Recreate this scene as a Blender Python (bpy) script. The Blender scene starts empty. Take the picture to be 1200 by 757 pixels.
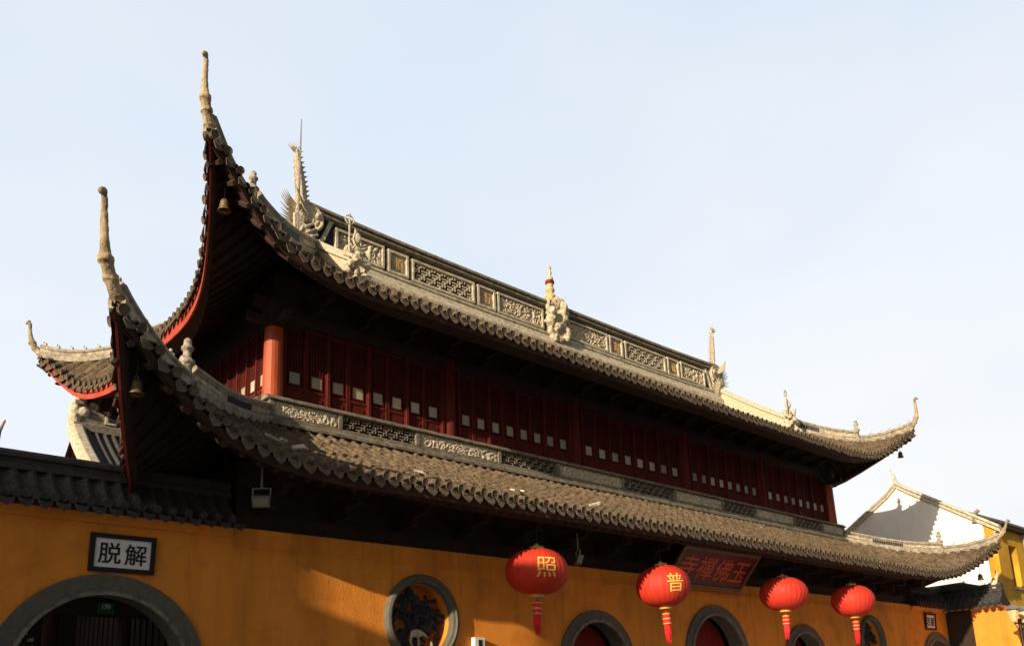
import bpy, bmesh, math, random
import numpy as np
from mathutils import Vector, Matrix, noise
random.seed(7)
R = math.radians
scene = bpy.context.scene
COL = scene.collection

# ------------------------------------------------------------------ camera
cam = bpy.data.cameras.new('camera'); camo = bpy.data.objects.new('camera', cam); COL.objects.link(camo)
yaw, pitch, roll = R(41.729), R(12.956), R(-2.0698)
fwd = Vector((math.sin(yaw)*math.cos(pitch), math.cos(yaw)*math.cos(pitch), math.sin(pitch)))
rgt = Vector((math.cos(yaw), -math.sin(yaw), 0)); upv = rgt.cross(fwd)
r2 = rgt*math.cos(roll)+upv*math.sin(roll); u2 = -rgt*math.sin(roll)+upv*math.cos(roll)
camo.matrix_world = Matrix(((r2.x, u2.x, -fwd.x, 0), (r2.y, u2.y, -fwd.y, 0), (r2.z, u2.z, -fwd.z, 1.6), (0, 0, 0, 1)))
cam.sensor_width = 36; cam.lens = 983.738/1200*36
cam.shift_x = (600-591.546)/1200; cam.shift_y = (599.415-378.5)/1200
cam.clip_start = .1; cam.clip_end = 3000
scene.camera = camo

# ------------------------------------------------------------------ sky, sun, exposure
SUN = Vector((-.975, -.222, .293)).normalized()
el = math.asin(SUN.z); az = math.atan2(SUN.x, SUN.y)
w = bpy.data.worlds.new('World'); scene.world = w; w.use_nodes = True
nt = w.node_tree; nt.nodes.clear()
out = nt.nodes.new('ShaderNodeOutputWorld'); bg = nt.nodes.new('ShaderNodeBackground')
sky = nt.nodes.new('ShaderNodeTexSky'); sky.sky_type = 'NISHITA'; sky.sun_disc = False
sky.sun_elevation = el; sky.sun_rotation = az; sky.altitude = 0
sky.air_density = 1.0; sky.dust_density = 4.0; sky.ozone_density = 1.0
hsv = nt.nodes.new('ShaderNodeHueSaturation'); hsv.inputs['Saturation'].default_value = .6; hsv.inputs['Value'].default_value = .54
tc = nt.nodes.new('ShaderNodeTexCoord'); cn = nt.nodes.new('ShaderNodeTexNoise'); cn.inputs['Scale'].default_value = 1.7
cn.inputs['Detail'].default_value = 6; mp = nt.nodes.new('ShaderNodeMapping'); mp.inputs['Scale'].default_value = (1, 1, 2.2)
L = nt.links.new
def vmath(op): n = nt.nodes.new('ShaderNodeVectorMath'); n.operation = op; return n
def ramp(pts):
    r = nt.nodes.new('ShaderNodeValToRGB'); e = r.color_ramp.elements
    while len(e) < len(pts): e.new(.5)
    for q, (p_, c_) in zip(e, pts): q.position = p_; q.color = (*c_, 1)
    return r
# a bank of bright thin haze in the north-east, deep clear sky elsewhere
dot = vmath('DOT_PRODUCT'); hx = R(50); dot.inputs[1].default_value = (math.sin(hx)*math.cos(R(8)), math.cos(hx)*math.cos(R(8)), math.sin(R(8)))
bank = ramp([(.30, (0, 0, 0)), (.62, (1, 1, 1))]); hz_ = ramp([(.20, (6.8, 7.0, 7.28)), (.42, (6.1, 6.6, 7.2)), (.60, (5.5, 6.15, 6.95)), (.75, (5.0, 5.7, 6.6))]); sep = nt.nodes.new('ShaderNodeSeparateXYZ')
cl = ramp([(.36, (1.06, 1.035, 1.01)), (.50, (1, 1, 1)), (.64, (.945, .965, .99))])
mul = nt.nodes.new('ShaderNodeMixRGB'); mul.blend_type = 'MULTIPLY'; mul.inputs['Fac'].default_value = 1
mx = nt.nodes.new('ShaderNodeMixRGB')
L(tc.outputs['Generated'], dot.inputs[0]); L(dot.outputs['Value'], bank.inputs['Fac']); L(tc.outputs['Generated'], sep.inputs[0]); L(sep.outputs['Z'], hz_.inputs['Fac'])
L(tc.outputs['Generated'], mp.inputs['Vector']); L(mp.outputs['Vector'], cn.inputs['Vector']); L(cn.outputs['Fac'], cl.inputs['Fac'])
L(hz_.outputs['Color'], mul.inputs['Color1']); L(cl.outputs['Color'], mul.inputs['Color2'])
L(sky.outputs['Color'], hsv.inputs['Color']); L(hsv.outputs['Color'], mx.inputs['Color1']); L(mul.outputs['Color'], mx.inputs['Color2']); L(bank.outputs['Color'], mx.inputs['Fac'])
L(mx.outputs['Color'], bg.inputs['Color']); L(bg.outputs['Background'], out.inputs['Surface'])
bg.inputs['Strength'].default_value = .1
sl = bpy.data.lights.new('sun', 'SUN'); slo = bpy.data.objects.new('sun', sl); COL.objects.link(slo)
sl.energy = 5.0; sl.angle = R(.5); sl.color = (1, .80, .55)
slo.rotation_euler = (-SUN).to_track_quat('-Z', 'Y').to_euler(); slo.location = (-30, -10, 40)
vs = scene.view_settings; vs.view_transform = 'Standard'; vs.look = 'None'; vs.gamma = 1; vs.exposure = 0.45
vs.use_curve_mapping = False

# ------------------------------------------------------------------ materials
def mat(name, col, rough=.8, var=.25, scale=6, bump=.0, bscale=40, metal=0, col2=None, spec=.3, streak=0, stain=0):
    m = bpy.data.materials.new(name); m.use_nodes = True; t = m.node_tree; b = t.nodes['Principled BSDF']
    b.inputs['Roughness'].default_value = rough; b.inputs['Metallic'].default_value = metal
    b.inputs['Specular IOR Level'].default_value = spec
    c = t.nodes.new('ShaderNodeTexCoord'); n = t.nodes.new('ShaderNodeTexNoise')
    n.inputs['Scale'].default_value = scale; n.inputs['Detail'].default_value = 8; n.inputs['Roughness'].default_value = .65
    src = c.outputs['Object']
    if streak:
        mpn = t.nodes.new('ShaderNodeMapping'); mpn.inputs['Scale'].default_value = (1, 1, 1/streak)
        t.links.new(src, mpn.inputs['Vector']); src = mpn.outputs['Vector']
    t.links.new(src, n.inputs['Vector'])
    rp = t.nodes.new('ShaderNodeValToRGB'); rp.color_ramp.elements[0].position = .3; rp.color_ramp.elements[1].position = .7
    c2 = col2 or tuple(x*(1+var) for x in col); c1 = tuple(x*(1-var) for x in col)
    rp.color_ramp.elements[0].color = (*c1, 1); rp.color_ramp.elements[1].color = (*c2, 1)
    t.links.new(n.outputs['Fac'], rp.inputs['Fac']); colr = rp.outputs['Color']
    if stain:                                          # rain streaks, blotches and hairline cracks
        for sc, vec, lo, hi, amt in ((1.1, (1, 1, .14), .50, .72, .55), (5.5, (1, 1, .10), .54, .75, .40), (2.3, (1, 1, 1), .52, .66, .30)):
            m3 = t.nodes.new('ShaderNodeMapping'); m3.inputs['Scale'].default_value = vec; n3 = t.nodes.new('ShaderNodeTexNoise')
            n3.inputs['Scale'].default_value = sc; n3.inputs['Detail'].default_value = 7; r3 = t.nodes.new('ShaderNodeValToRGB')
            r3.color_ramp.elements[0].position = lo; r3.color_ramp.elements[1].position = hi; g_ = 1-amt*stain
            r3.color_ramp.elements[0].color = (1, 1, 1, 1); r3.color_ramp.elements[1].color = (g_, g_*.98, g_*.95, 1)
            x3 = t.nodes.new('ShaderNodeMixRGB'); x3.blend_type = 'MULTIPLY'; x3.inputs['Fac'].default_value = 1
            t.links.new(c.outputs['Object'], m3.inputs['Vector']); t.links.new(m3.outputs['Vector'], n3.inputs['Vector']); t.links.new(n3.outputs['Fac'], r3.inputs['Fac'])
            t.links.new(colr, x3.inputs['Color1']); t.links.new(r3.outputs['Color'], x3.inputs['Color2']); colr = x3.outputs['Color']
        v3 = t.nodes.new('ShaderNodeTexVoronoi'); v3.feature = 'DISTANCE_TO_EDGE'; v3.inputs['Scale'].default_value = .9; m4 = t.nodes.new('ShaderNodeMixRGB'); m4.blend_type = 'ADD'; m4.inputs['Fac'].default_value = .35
        t.links.new(c.outputs['Object'], m4.inputs['Color1']); t.links.new(n.outputs['Color'], m4.inputs['Color2']); t.links.new(m4.outputs['Color'], v3.inputs['Vector'])
        r4 = t.nodes.new('ShaderNodeValToRGB'); r4.color_ramp.elements[0].position = .0; r4.color_ramp.elements[1].position = .006; r4.color_ramp.elements[0].color = (1-.45*stain,)*3+(1,); r4.color_ramp.elements[1].color = (1, 1, 1, 1)
        x4 = t.nodes.new('ShaderNodeMixRGB'); x4.blend_type = 'MULTIPLY'; x4.inputs['Fac'].default_value = 1
        t.links.new(v3.outputs['Distance'], r4.inputs['Fac']); t.links.new(colr, x4.inputs['Color1']); t.links.new(r4.outputs['Color'], x4.inputs['Color2']); colr = x4.outputs['Color']
    t.links.new(colr, b.inputs['Base Color'])
    if bump:
        n2 = t.nodes.new('ShaderNodeTexNoise'); n2.inputs['Scale'].default_value = bscale; n2.inputs['Detail'].default_value = 6
        bp = t.nodes.new('ShaderNodeBump'); bp.inputs['Strength'].default_value = bump; bp.inputs['Distance'].default_value = .02
        t.links.new(c.outputs['Object'], n2.inputs['Vector']); t.links.new(n2.outputs['Fac'], bp.inputs['Height'])
        t.links.new(bp.outputs['Normal'], b.inputs['Normal'])
    return m
M = {}
M['plaster'] = mat('orange_plaster', (.84, .30, .040), .9, .12, 1.6, .3, 30, streak=3, stain=.45)
M['tile'] = mat('grey_roof_tile', (.060, .043, .030), .85, .5, 7, .6, 60, col2=(.20, .145, .09))
M['tile_dark'] = mat('dark_coping_tile', (.05, .047, .047), .85, .4, 8, .5, 60)
M['drip'] = mat('drip_tile', (.105, .08, .055), .85, .5, 14, .4, 90)
M['stone'] = mat('ridge_plaster', (.50, .44, .33), .9, .42, 9, .5, 70, col2=(.72, .65, .50))
M['carve'] = mat('carved_relief', (.52, .45, .325), .9, .4, 22, .6, 80, col2=(.70, .615, .46))
M['hipstone'] = mat('hip_ridge_plaster', (.28, .25, .195), .9, .5, 9, .5, 70, col2=(.50, .445, .35))
M['horn'] = mat('weathered_horn', (.22, .15, .085), .85, .45, 6, .4, 60, col2=(.55, .44, .28))
M['moulding'] = mat('weathered_moulding', (.15, .132, .105), .9, .5, 10, .5, 60, col2=(.32, .28, .215))
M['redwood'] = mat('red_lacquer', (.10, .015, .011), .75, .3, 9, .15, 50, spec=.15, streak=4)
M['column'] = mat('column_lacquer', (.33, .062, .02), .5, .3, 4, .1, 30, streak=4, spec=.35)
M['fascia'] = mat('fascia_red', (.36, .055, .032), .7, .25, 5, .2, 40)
M['fascia_brown'] = mat('shaded_fascia', (.055, .026, .019), .8, .35, 5, .2, 40)  # front and back boards: shade under the drips put into the colour
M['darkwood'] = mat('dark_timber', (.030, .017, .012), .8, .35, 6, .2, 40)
M['soffit'] = mat('soffit_timber', (.040, .020, .014), .85, .35, 5, .2, 40)
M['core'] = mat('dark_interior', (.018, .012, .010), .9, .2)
M['greystone'] = mat('grey_granite', (.13, .125, .105), .85, .22, 14, .5, 120)
M['door'] = mat('maroon_door', (.20, .012, .014), .55, .2, 5, .1, 40, streak=5)
M['pane'] = mat('window_pane', (.50, .47, .36), .35, .12, 7, spec=.5)
t_ = M['pane'].node_tree; b_ = t_.nodes['Principled BSDF']; src_ = b_.inputs['Base Color'].links[0].from_socket   # old panes differ from one another
oi_ = t_.nodes.new('ShaderNodeObjectInfo'); rr_ = t_.nodes.new('ShaderNodeValToRGB'); rr_.color_ramp.elements[0].color = (.42, .46, .44, 1); rr_.color_ramp.elements[1].color = (1.05, 1, .92, 1)
mm_ = t_.nodes.new('ShaderNodeMixRGB'); mm_.blend_type = 'MULTIPLY'; mm_.inputs['Fac'].default_value = 1
t_.links.new(oi_.outputs['Random'], rr_.inputs['Fac']); t_.links.new(src_, mm_.inputs['Color1']); t_.links.new(rr_.outputs['Color'], mm_.inputs['Color2']); t_.links.new(mm_.outputs['Color'], b_.inputs['Base Color'])
M['white'] = mat('white_plaster', (.82, .81, .78), .9, .05, 1.2, .1, 20, stain=.25)
M['yellow'] = mat('yellow_plaster', (.60, .34, .03), .9, .12, 1.2, .2, 25, stain=.5)
M['gold'] = mat('gold_paint', (.62, .36, .08), .4, .15, 10, spec=.5)
M['lantern_gold'] = mat('yellow_print', (.80, .55, .12), .6, .1, 10)
M['black'] = mat('black_lacquer', (.012, .012, .014), .5, .2)
M['paper'] = mat('white_board', (.84, .83, .81), .7, .05, 4)
M['lantern'] = mat('red_silk', (.58, .040, .022), .6, .12, 4, .08, 60, spec=.25)
M['tassel'] = mat('red_tassel', (.68, .02, .025), .7, .15, 20, .2, 90)
M['palegold'] = mat('faded_gilding', (.55, .40, .19), .6, .3, 14, .3, 40)
M['bronze'] = mat('old_bronze', (.22, .16, .08), .5, .4, 14, .3, 50, metal=.5)
M['carvedark'] = mat('blackened_carving', (.022, .027, .038), .6, .4, 12, .4, 50)
M['sign'] = mat('maroon_board', (.10, .018, .022), .45, .25, 8)
M['signred'] = mat('vermilion_characters', (.60, .085, .04), .5, .55, 16)
M['signedge'] = mat('carved_sign_frame', (.16, .08, .045), .5, .5, 25, .5, 60)
M['green'] = mat('green_enamel', (.01, .14, .075), .35, .1)
M['whitepaint'] = mat('white_paint', (.75, .75, .72), .5, .05)
M['metal'] = mat('grey_metal', (.30, .29, .28), .45, .15, 10, metal=.6)
M['lampglass'] = mat('lamp_glass', (.62, .48, .28), .25, .2, 6, spec=.6)
M['leaf'] = mat('shrub_leaf', (.09, .12, .05), .4, .5, 5, spec=.6)
M['bark'] = mat('shrub_bark', (.07, .05, .035), .9, .3)
M['asphalt'] = mat('street_stone', (.24, .23, .21), .9, .25, 8, .4, 90)
M['paving'] = mat('paving', (.34, .32, .29), .9, .2, 4, .3, 40)
M['concrete'] = mat('grey_render', (.33, .31, .29), .9, .15, 1, .2, 20)
M['shoprender'] = mat('cream_render', (.60, .56, .48), .9, .12, 1, .2, 20)
M['glassdark'] = mat('dark_glass', (.03, .035, .04), .15, .1, spec=.6)

# ------------------------------------------------------------------ object helpers
def tag(o, label=None, cat=None, group=None, kind=None):
    if label: o['label'] = label
    if cat: o['category'] = cat
    if group: o['group'] = group
    if kind: o['kind'] = kind
    return o
def empty(name, loc, label=None, cat=None, group=None, rz=0):
    o = bpy.data.objects.new(name, None); COL.objects.link(o); o.location = loc; o.rotation_euler = (0, 0, rz)
    o.empty_display_size = .3
    return tag(o, label, cat, group)
def link(name, me, parent=None, world=False):
    o = bpy.data.objects.new(name, me); COL.objects.link(o)
    if parent is not None:
        o.parent = parent
        if world:                                     # mesh given in world coordinates
            base = Vector((0, 0, 0)); q = parent
            while q is not None:
                base += q.location; q = q.parent
            o.location = -base
    return o
def copy_tree(o, parent=None):
    c = o.copy(); COL.objects.link(c)
    if parent is not None: c.parent = parent
    for ch in list(o.children): copy_tree(ch, c)
    return c
class MB:
    def __init__(s): s.v = []; s.f = []
    def add(s, vs, fs):
        n = len(s.v); s.v += [tuple(v) for v in vs]; s.f += [tuple(i+n for i in f) for f in fs]
    def box(s, a, b):
        x0, y0, z0 = a; x1, y1, z1 = b
        s.add([(x0,y0,z0),(x1,y0,z0),(x1,y1,z0),(x0,y1,z0),(x0,y0,z1),(x1,y0,z1),(x1,y1,z1),(x0,y1,z1)],
              [(0,3,2,1),(4,5,6,7),(0,1,5,4),(1,2,6,5),(2,3,7,6),(3,0,4,7)])
    def obox(s, c, ax, ay, az_):                       # oriented box: centre and half axes
        c = Vector(c); ax = Vector(ax); ay = Vector(ay); az_ = Vector(az_)
        vs = [c+i*ax+j*ay+k*az_ for k in (-1, 1) for j in (-1, 1) for i in (-1, 1)]
        s.add(vs, [(0,2,3,1),(4,5,7,6),(0,1,5,4),(1,3,7,5),(3,2,6,7),(2,0,4,6)])
    def tube(s, pts, rad, n=8, cap=True):
        pts = [Vector(p) for p in pts]; rings = []; m = len(pts)
        if not hasattr(rad, '__len__'): rad = [rad]*m
        up = None
        for i, p in enumerate(pts):
            t = (pts[min(i+1, m-1)]-pts[max(i-1, 0)]).normalized()
            if up is None:
                up = Vector((0, 0, 1)) if abs(t.z) < .9 else Vector((1, 0, 0))
            a = t.cross(up).normalized(); b = a.cross(t).normalized(); up = b
            rings.append([p+a*(rad[i]*math.cos(2*math.pi*k/n))+b*(rad[i]*math.sin(2*math.pi*k/n)) for k in range(n)])
        vs = [v for r_ in rings for v in r_]; fs = []
        for i in range(m-1):
            for k in range(n):
                fs.append((i*n+k, i*n+(k+1) % n, (i+1)*n+(k+1) % n, (i+1)*n+k))
        if cap: fs += [tuple(range(n-1, -1, -1)), tuple((m-1)*n+k for k in range(n))]
        s.add(vs, fs)
    def lathe(s, prof, c=(0, 0, 0), n=16):
        vs = []; fs = []; c = Vector(c)
        for r_, z in prof:
            for k in range(n):
                a = 2*math.pi*k/n; vs.append(c+Vector((r_*math.cos(a), r_*math.sin(a), z)))
        for i in range(len(prof)-1):
            for k in range(n): fs.append((i*n+k, i*n+(k+1) % n, (i+1)*n+(k+1) % n, (i+1)*n+k))
        fs += [tuple(range(n-1, -1, -1)), tuple((len(prof)-1)*n+k for k in range(n))]
        s.add(vs, fs)
    def sphere(s, c, r_, n=8, sq=(1, 1, 1)):
        c = Vector(c); vs = []; fs = []
        for i in range(n+1):
            th = math.pi*i/n
            for k in range(n):
                ph = 2*math.pi*k/n
                vs.append(c+Vector((r_*sq[0]*math.sin(th)*math.cos(ph), r_*sq[1]*math.sin(th)*math.sin(ph), r_*sq[2]*math.cos(th))))
        for i in range(n):
            for k in range(n): fs.append((i*n+k, (i+1)*n+k, (i+1)*n+(k+1) % n, i*n+(k+1) % n))
        s.add(vs, fs)
    def cone(s, a, b, r_, n=6): s.tube([a, (Vector(a)+Vector(b))/2, b], [r_, r_*.55, r_*.05], n)
    def sweep(s, path, lat, prof, closed=True, cap=True):   # path points, lateral unit vectors, profile [(u along lateral, z)]
        n = len(prof); vs = []; fs = []
        for p, l_ in zip(path, lat):
            p = Vector(p); l_ = Vector(l_)
            for u, z in prof: vs.append(p+l_*u+Vector((0, 0, z)))
        for i in range(len(path)-1):
            for k in range(n if closed else n-1): fs.append((i*n+k, i*n+(k+1) % n, (i+1)*n+(k+1) % n, (i+1)*n+k))
        if cap and closed: fs += [tuple(range(n-1, -1, -1)), tuple((len(path)-1)*n+k for k in range(n))]
        s.add(vs, fs)
    def grid(s, P):                                     # P[i][j] vectors
        a = len(P); b = len(P[0])
        s.add([q for r_ in P for q in r_], [(i*b+j, (i+1)*b+j, (i+1)*b+j+1, i*b+j+1) for i in range(a-1) for j in range(b-1)])
    def mesh(s, name, m, smooth=False):
        me = bpy.data.meshes.new(name); me.from_pydata(s.v, [], s.f); me.materials.append(m)
        if smooth: me.polygons.foreach_set('use_smooth', [True]*len(me.polygons))
        me.update(); return me
    def build(s, name, m, parent=None, world=True, smooth=False):
        return link(name, s.mesh(name, m, smooth), parent, world and parent is not None)
def eval_mesh(o, name, m):
    bpy.context.view_layer.update()
    me = bpy.data.meshes.new_from_object(o.evaluated_get(bpy.context.evaluated_depsgraph_get()))
    d = o.data; bpy.data.objects.remove(o)
    me.name = name; me.materials.clear(); me.materials.append(m); return me
def plate(name, outline, holes, thick, m):              # flat plate with holes; outline in local x,z; thickness towards +y
    cu = bpy.data.curves.new(name, 'CURVE'); cu.dimensions = '2D'; cu.fill_mode = 'BOTH'; cu.extrude = thick/2
    for loop in [outline]+holes:
        sp = cu.splines.new('POLY'); sp.points.add(len(loop)-1); sp.use_cyclic_u = True
        for q, pt in zip(sp.points, loop): q.co = (pt[0], pt[1], 0, 1)
    o = bpy.data.objects.new(name, cu); COL.objects.link(o)
    me = eval_mesh(o, name, m)
    me.transform(Matrix(((1, 0, 0, 0), (0, 0, -1, thick/2), (0, 1, 0, 0), (0, 0, 0, 1)))); return me
def text_mesh(txt, size, depth, m, bold=0.0, name='lettering'):   # in local x,z plane facing -y
    cu = bpy.data.curves.new(name, 'FONT'); cu.body = txt; cu.size = size; cu.extrude = depth/2; cu.offset = bold
    cu.align_x = 'CENTER'; cu.align_y = 'CENTER'; cu.resolution_u = 3
    o = bpy.data.objects.new(name, cu); COL.objects.link(o)
    me = eval_mesh(o, name, m)
    me.transform(Matrix(((1, 0, 0, 0), (0, 0, -1, 0), (0, 1, 0, 0), (0, 0, 0, 1))))
    xs = [v.co.x for v in me.vertices]; zs = [v.co.z for v in me.vertices]
    if xs: me.transform(Matrix.Translation((-(min(xs)+max(xs))/2, 0, -(min(zs)+max(zs))/2)))
    return me
def blob_mesh(mb, name, m, voxel=.03, disp=.02, freq=14, seed=0):   # fuses a lump of shapes into one carved-looking surface
    me = mb.mesh(name, m); o = bpy.data.objects.new(name, me); COL.objects.link(o)
    md = o.modifiers.new('r', 'REMESH'); md.mode = 'VOXEL'; md.voxel_size = voxel
    me2 = eval_mesh(o, name, m)
    for v in me2.vertices:
        q = v.co*freq+Vector((seed, 0, 0)); k = noise.noise(q)
        v.co += v.normal*(disp*k)
    return me2
def I(x, xs, ys): return float(np.interp(x, xs, ys))

# ------------------------------------------------------------------ measured layout (metres)
XC = 14.925; XL, XR = 5.795, 24.056; YU, YB = 12.10, 17.04; YR = 14.57      # upper storey body and ridge line
YW = 10.60; WL, WR = 4.60, 25.25                                            # ground storey front wall
BAYS = [3.68, 3.48, 3.941, 3.48, 3.68]

# ------------------------------------------------------------------ ground
g = MB(); g.box((-1500, -1500, -.6), (1500, 1500, -.02)); tag(g.build('ground', M['paving']), kind='structure')
g = MB(); g.box((-300, -9, -.30), (300, 3.0, -.012)); tag(g.build('road', M['asphalt']), kind='structure')
g = MB(); g.box((-300, 3.0, -.2), (300, 3.16, .10)); g.box((-300, 3.162, -.2), (300, 10.5, .095))
tag(g.build('pavement', M['paving']), kind='structure')
g = MB()
for i in range(-40, 40): g.box((i*4, -3.06, -.012), (i*4+2, -2.94, -.006))
tag(g.build('road_marking', M['whitepaint']), kind='structure')

# ------------------------------------------------------------------ temple hall
hall = empty('temple_hall', (XC, YR, 0), 'two storey temple hall with upturned tiled eaves, red lattice storey and ochre ground wall', 'temple')
def part(name, mb, m, parent=None, smooth=False): return mb.build(name, m, parent or hall, True, smooth)

# --- ground storey wall with doors and round windows
DOORS = [(11.62, 2.24, 1.02), (15.40, 2.38, 1.16), (19.02, 2.24, 1.02)]     # centre x, spring height, outer radius
ROUND = [(7.66, 2.93, .70), (22.55, 2.93, .70)]
def arch(cx, cz, r_, n=24): return [(cx+r_, 0)]+[(cx+r_*math.cos(math.pi*k/n), cz+r_*math.sin(math.pi*k/n)) for k in range(n+1)]+[(cx-r_, 0)]
def archz(cx, cz, r_, z0, n=24): q = arch(cx, cz, r_, n); q[0] = (q[0][0], z0); q[-1] = (q[-1][0], z0); return q
def circ(cx, cz, r_, n=40): return [(cx+r_*math.cos(2*math.pi*k/n), cz+r_*math.sin(2*math.pi*k/n)) for k in range(n)]
holes = [archz(x, z, r_-.06, .02) for x, z, r_ in DOORS]+[circ(x, z, r_-.05) for x, z, r_ in ROUND]
me = plate('ground_wall', [(WL, 0), (WR, 0), (WR, 4.05), (WL, 4.05)], holes, .35, M['plaster'])
me.transform(Matrix.Translation((0, YW, 0))); link('ground_wall', me, hall, True)
b = MB()
b.box((WL, YW+.35, 0), (WL+.3, YB+1.4, 4.05)); b.box((WR-.3, YW+.35, 0), (WR, YB+1.4, 4.05)); b.box((WL+.3, YB+1.1, 0), (WR-.3, YB+1.4, 4.05))
part('side_wall', b, M['plaster'])
b = MB(); b.box((WL+.01, YW-.025, 3.78), (WR, YW-.001, 3.815)); b.box((WL+.01, YW-.012, 3.745), (WR, YW-.0015, 3.777)); part('string_course', b, M['plaster'])
b = MB()                                                                     # dark beams between wall head and soffit
b.box((WL+.05, YW+.06, 4.052), (WR-.05, YW+.30, 4.30)); b.box((WL+.05, YW+.10, 4.302), (WR-.05, YW+.26, 5.0))
b.box((WL+.06, YW+.31, 4.052), (WL+.3, YB+1.3, 5.0)); b.box((WR-.3, YW+.31, 4.052), (WR-.06, YB+1.3, 5.0))
part('eave_beam', b, M['darkwood'])
x = WL+.35
while x < WR-.3:                                                             # bracket arms under the lower eave
    b = MB(); b.box((x-.05, YW-.75, 4.42), (x+.05, YW+.058, 4.54)); b.box((x-.04, YW-.42, 4.27), (x+.04, YW+.056, 4.421)); b.box((x-.14, YW-.78, 4.539), (x+.14, YW-.66, 4.63)); part('eave_bracket', b, M['darkwood']); x += 1.15
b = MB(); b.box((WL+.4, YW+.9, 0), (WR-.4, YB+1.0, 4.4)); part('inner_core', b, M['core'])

for x, z, r_ in DOORS:
    me = plate('arch_surround', archz(x, z, r_, .0), [archz(x, z, r_-.19, -.2)], .36, M['greystone'])
    me.transform(Matrix.Translation((0, YW-.05, 0))); s_ = link('arch_surround', me, hall, True)
    me = plate('inner_moulding', archz(x, z, r_-.17, .0), [archz(x, z, r_-.225, -.2)], .05, M['moulding'])
    me.transform(Matrix.Translation((0, YW-.075, 0))); link('inner_moulding', me, s_, False).location = (0, 0, 0)
    for sgn in (-1, 1):
        b = MB(); rr = r_-.2
        pts = [(x+sgn*.004, 0), (x+sgn*rr, 0)]+[(x+sgn*rr*math.cos(math.pi/2*k/12), z+rr*math.sin(math.pi/2*k/12)) for k in range(13)]
        pts[-1] = (x+sgn*.004, z+rr)
        n = len(pts); v = [(px_, YW+.42, pz) for px_, pz in pts]+[(px_, YW+.48, pz) for px_, pz in pts]
        b.add(v, [tuple(range(n)), tuple(range(2*n-1, n-1, -1))]+[(i, (i+1) % n, n+(i+1) % n, n+i) for i in range(n)])
        dl = part('door_leaf', b, M['door'])
        b = MB()
        for i in range(5):
            for j in range(6): b.sphere((x+sgn*(.12+i*.15), YW+.415, .5+j*.35), .022, 6)
        b.build('door_studs', M['bronze'], dl, True)

def ring(cx, cz, prof, y0, n=56):                                            # lathe about the y axis
    b = MB(); vs = []; fs = []; m_ = len(prof)
    for k in range(n):
        a = 2*math.pi*k/n
        for r_, dy in prof: vs.append((cx+r_*math.cos(a), y0+dy, cz+r_*math.sin(a)))
    for k in range(n):
        for i in range(m_): fs.append((k*m_+i, k*m_+(i+1) % m_, ((k+1) % n)*m_+(i+1) % m_, ((k+1) % n)*m_+i))
    b.add(vs, fs); return b
for wi, (x, z, r_) in enumerate(ROUND):
    fr = part('round_window', ring(x, z, [(r_, .02), (r_, -.05), (r_-.03, -.085), (r_-.07, -.095), (r_-.085, -.06), (r_-.12, -.05), (r_-.135, -.01), (r_-.135, .05), (r_-.02, .05)], YW), M['greystone'], smooth=False)
    ring(x, z, [(r_-.06, .06), (r_-.06, .34), (r_-.138, .34), (r_-.138, .06)], YW).build('window_reveal', M['plaster'], fr, True)
    b = MB()
    b.add([(x, YW+.345, z)]+[(x+(r_-.06)*math.cos(2*math.pi*k/40), YW+.345, z+(r_-.06)*math.sin(2*math.pi*k/40)) for k in range(40)], [(0, k+1, (k+1) % 40+1) for k in range(40)])
    b.build('window_back', M['plaster'], fr, True)
    rnd = random.Random(3+wi); b = MB()
    # openwork carving: gnarled branches with leaf clumps
    for t in range(13):
        a = rnd.uniform(0, 6.28); rr = rnd.uniform(.1, .5); px_, pz = x+rr*math.cos(a), z+rr*math.sin(a); pts = []; d = rnd.uniform(0, 6.28)
        for k in range(10):
            if (px_-x)**2+(pz-z)**2 > .54**2: break
            pts.append((px_, YW+.2+.03*math.sin(k), pz)); d += rnd.uniform(-.9, .9); px_ += .075*math.cos(d); pz += .075*math.sin(d)
        if len(pts) > 2: b.tube(pts, [.055*(1-.06*k) for k in range(len(pts))], 6)
    for t in range(46):
        a = rnd.uniform(0, 6.28); rr = .53*math.sqrt(rnd.random())
        b.sphere((x+rr*math.cos(a), YW+.19+rnd.uniform(-.03, .03), z+rr*math.sin(a)), rnd.uniform(.03, .085), 6, (1.3, .4, .8))
    b.build('openwork_carving', M['carvedark'], fr, True)
    b = MB()                                                                 # pale crane: body, neck, legs
    cx_, cz_ = x-.05, z-.22
    b.sphere((cx_+.03, YW+.11, cz_+.02), .085, 8, (1.5, .5, .75)); b.tube([(cx_-.06, YW+.11, cz_), (cx_-.1, YW+.11, cz_-.1), (cx_-.07, YW+.1, cz_-.18), (cx_-.09, YW+.1, cz_-.3)], [.03, .022, .02, .018], 6)
    b.tube([(cx_+.05, YW+.11, cz_-.03), (cx_+.06, YW+.1, cz_-.26)], [.018, .014], 6); b.cone((cx_+.12, YW+.1, cz_+.02), (cx_+.24, YW+.09, cz_-.05), .035)
    b.sphere((cx_+.3, YW+.11, cz_-.16), .05, 6, (.7, .5, 1.4)); b.build('crane_figure', M['stone'], fr, True)

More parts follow.
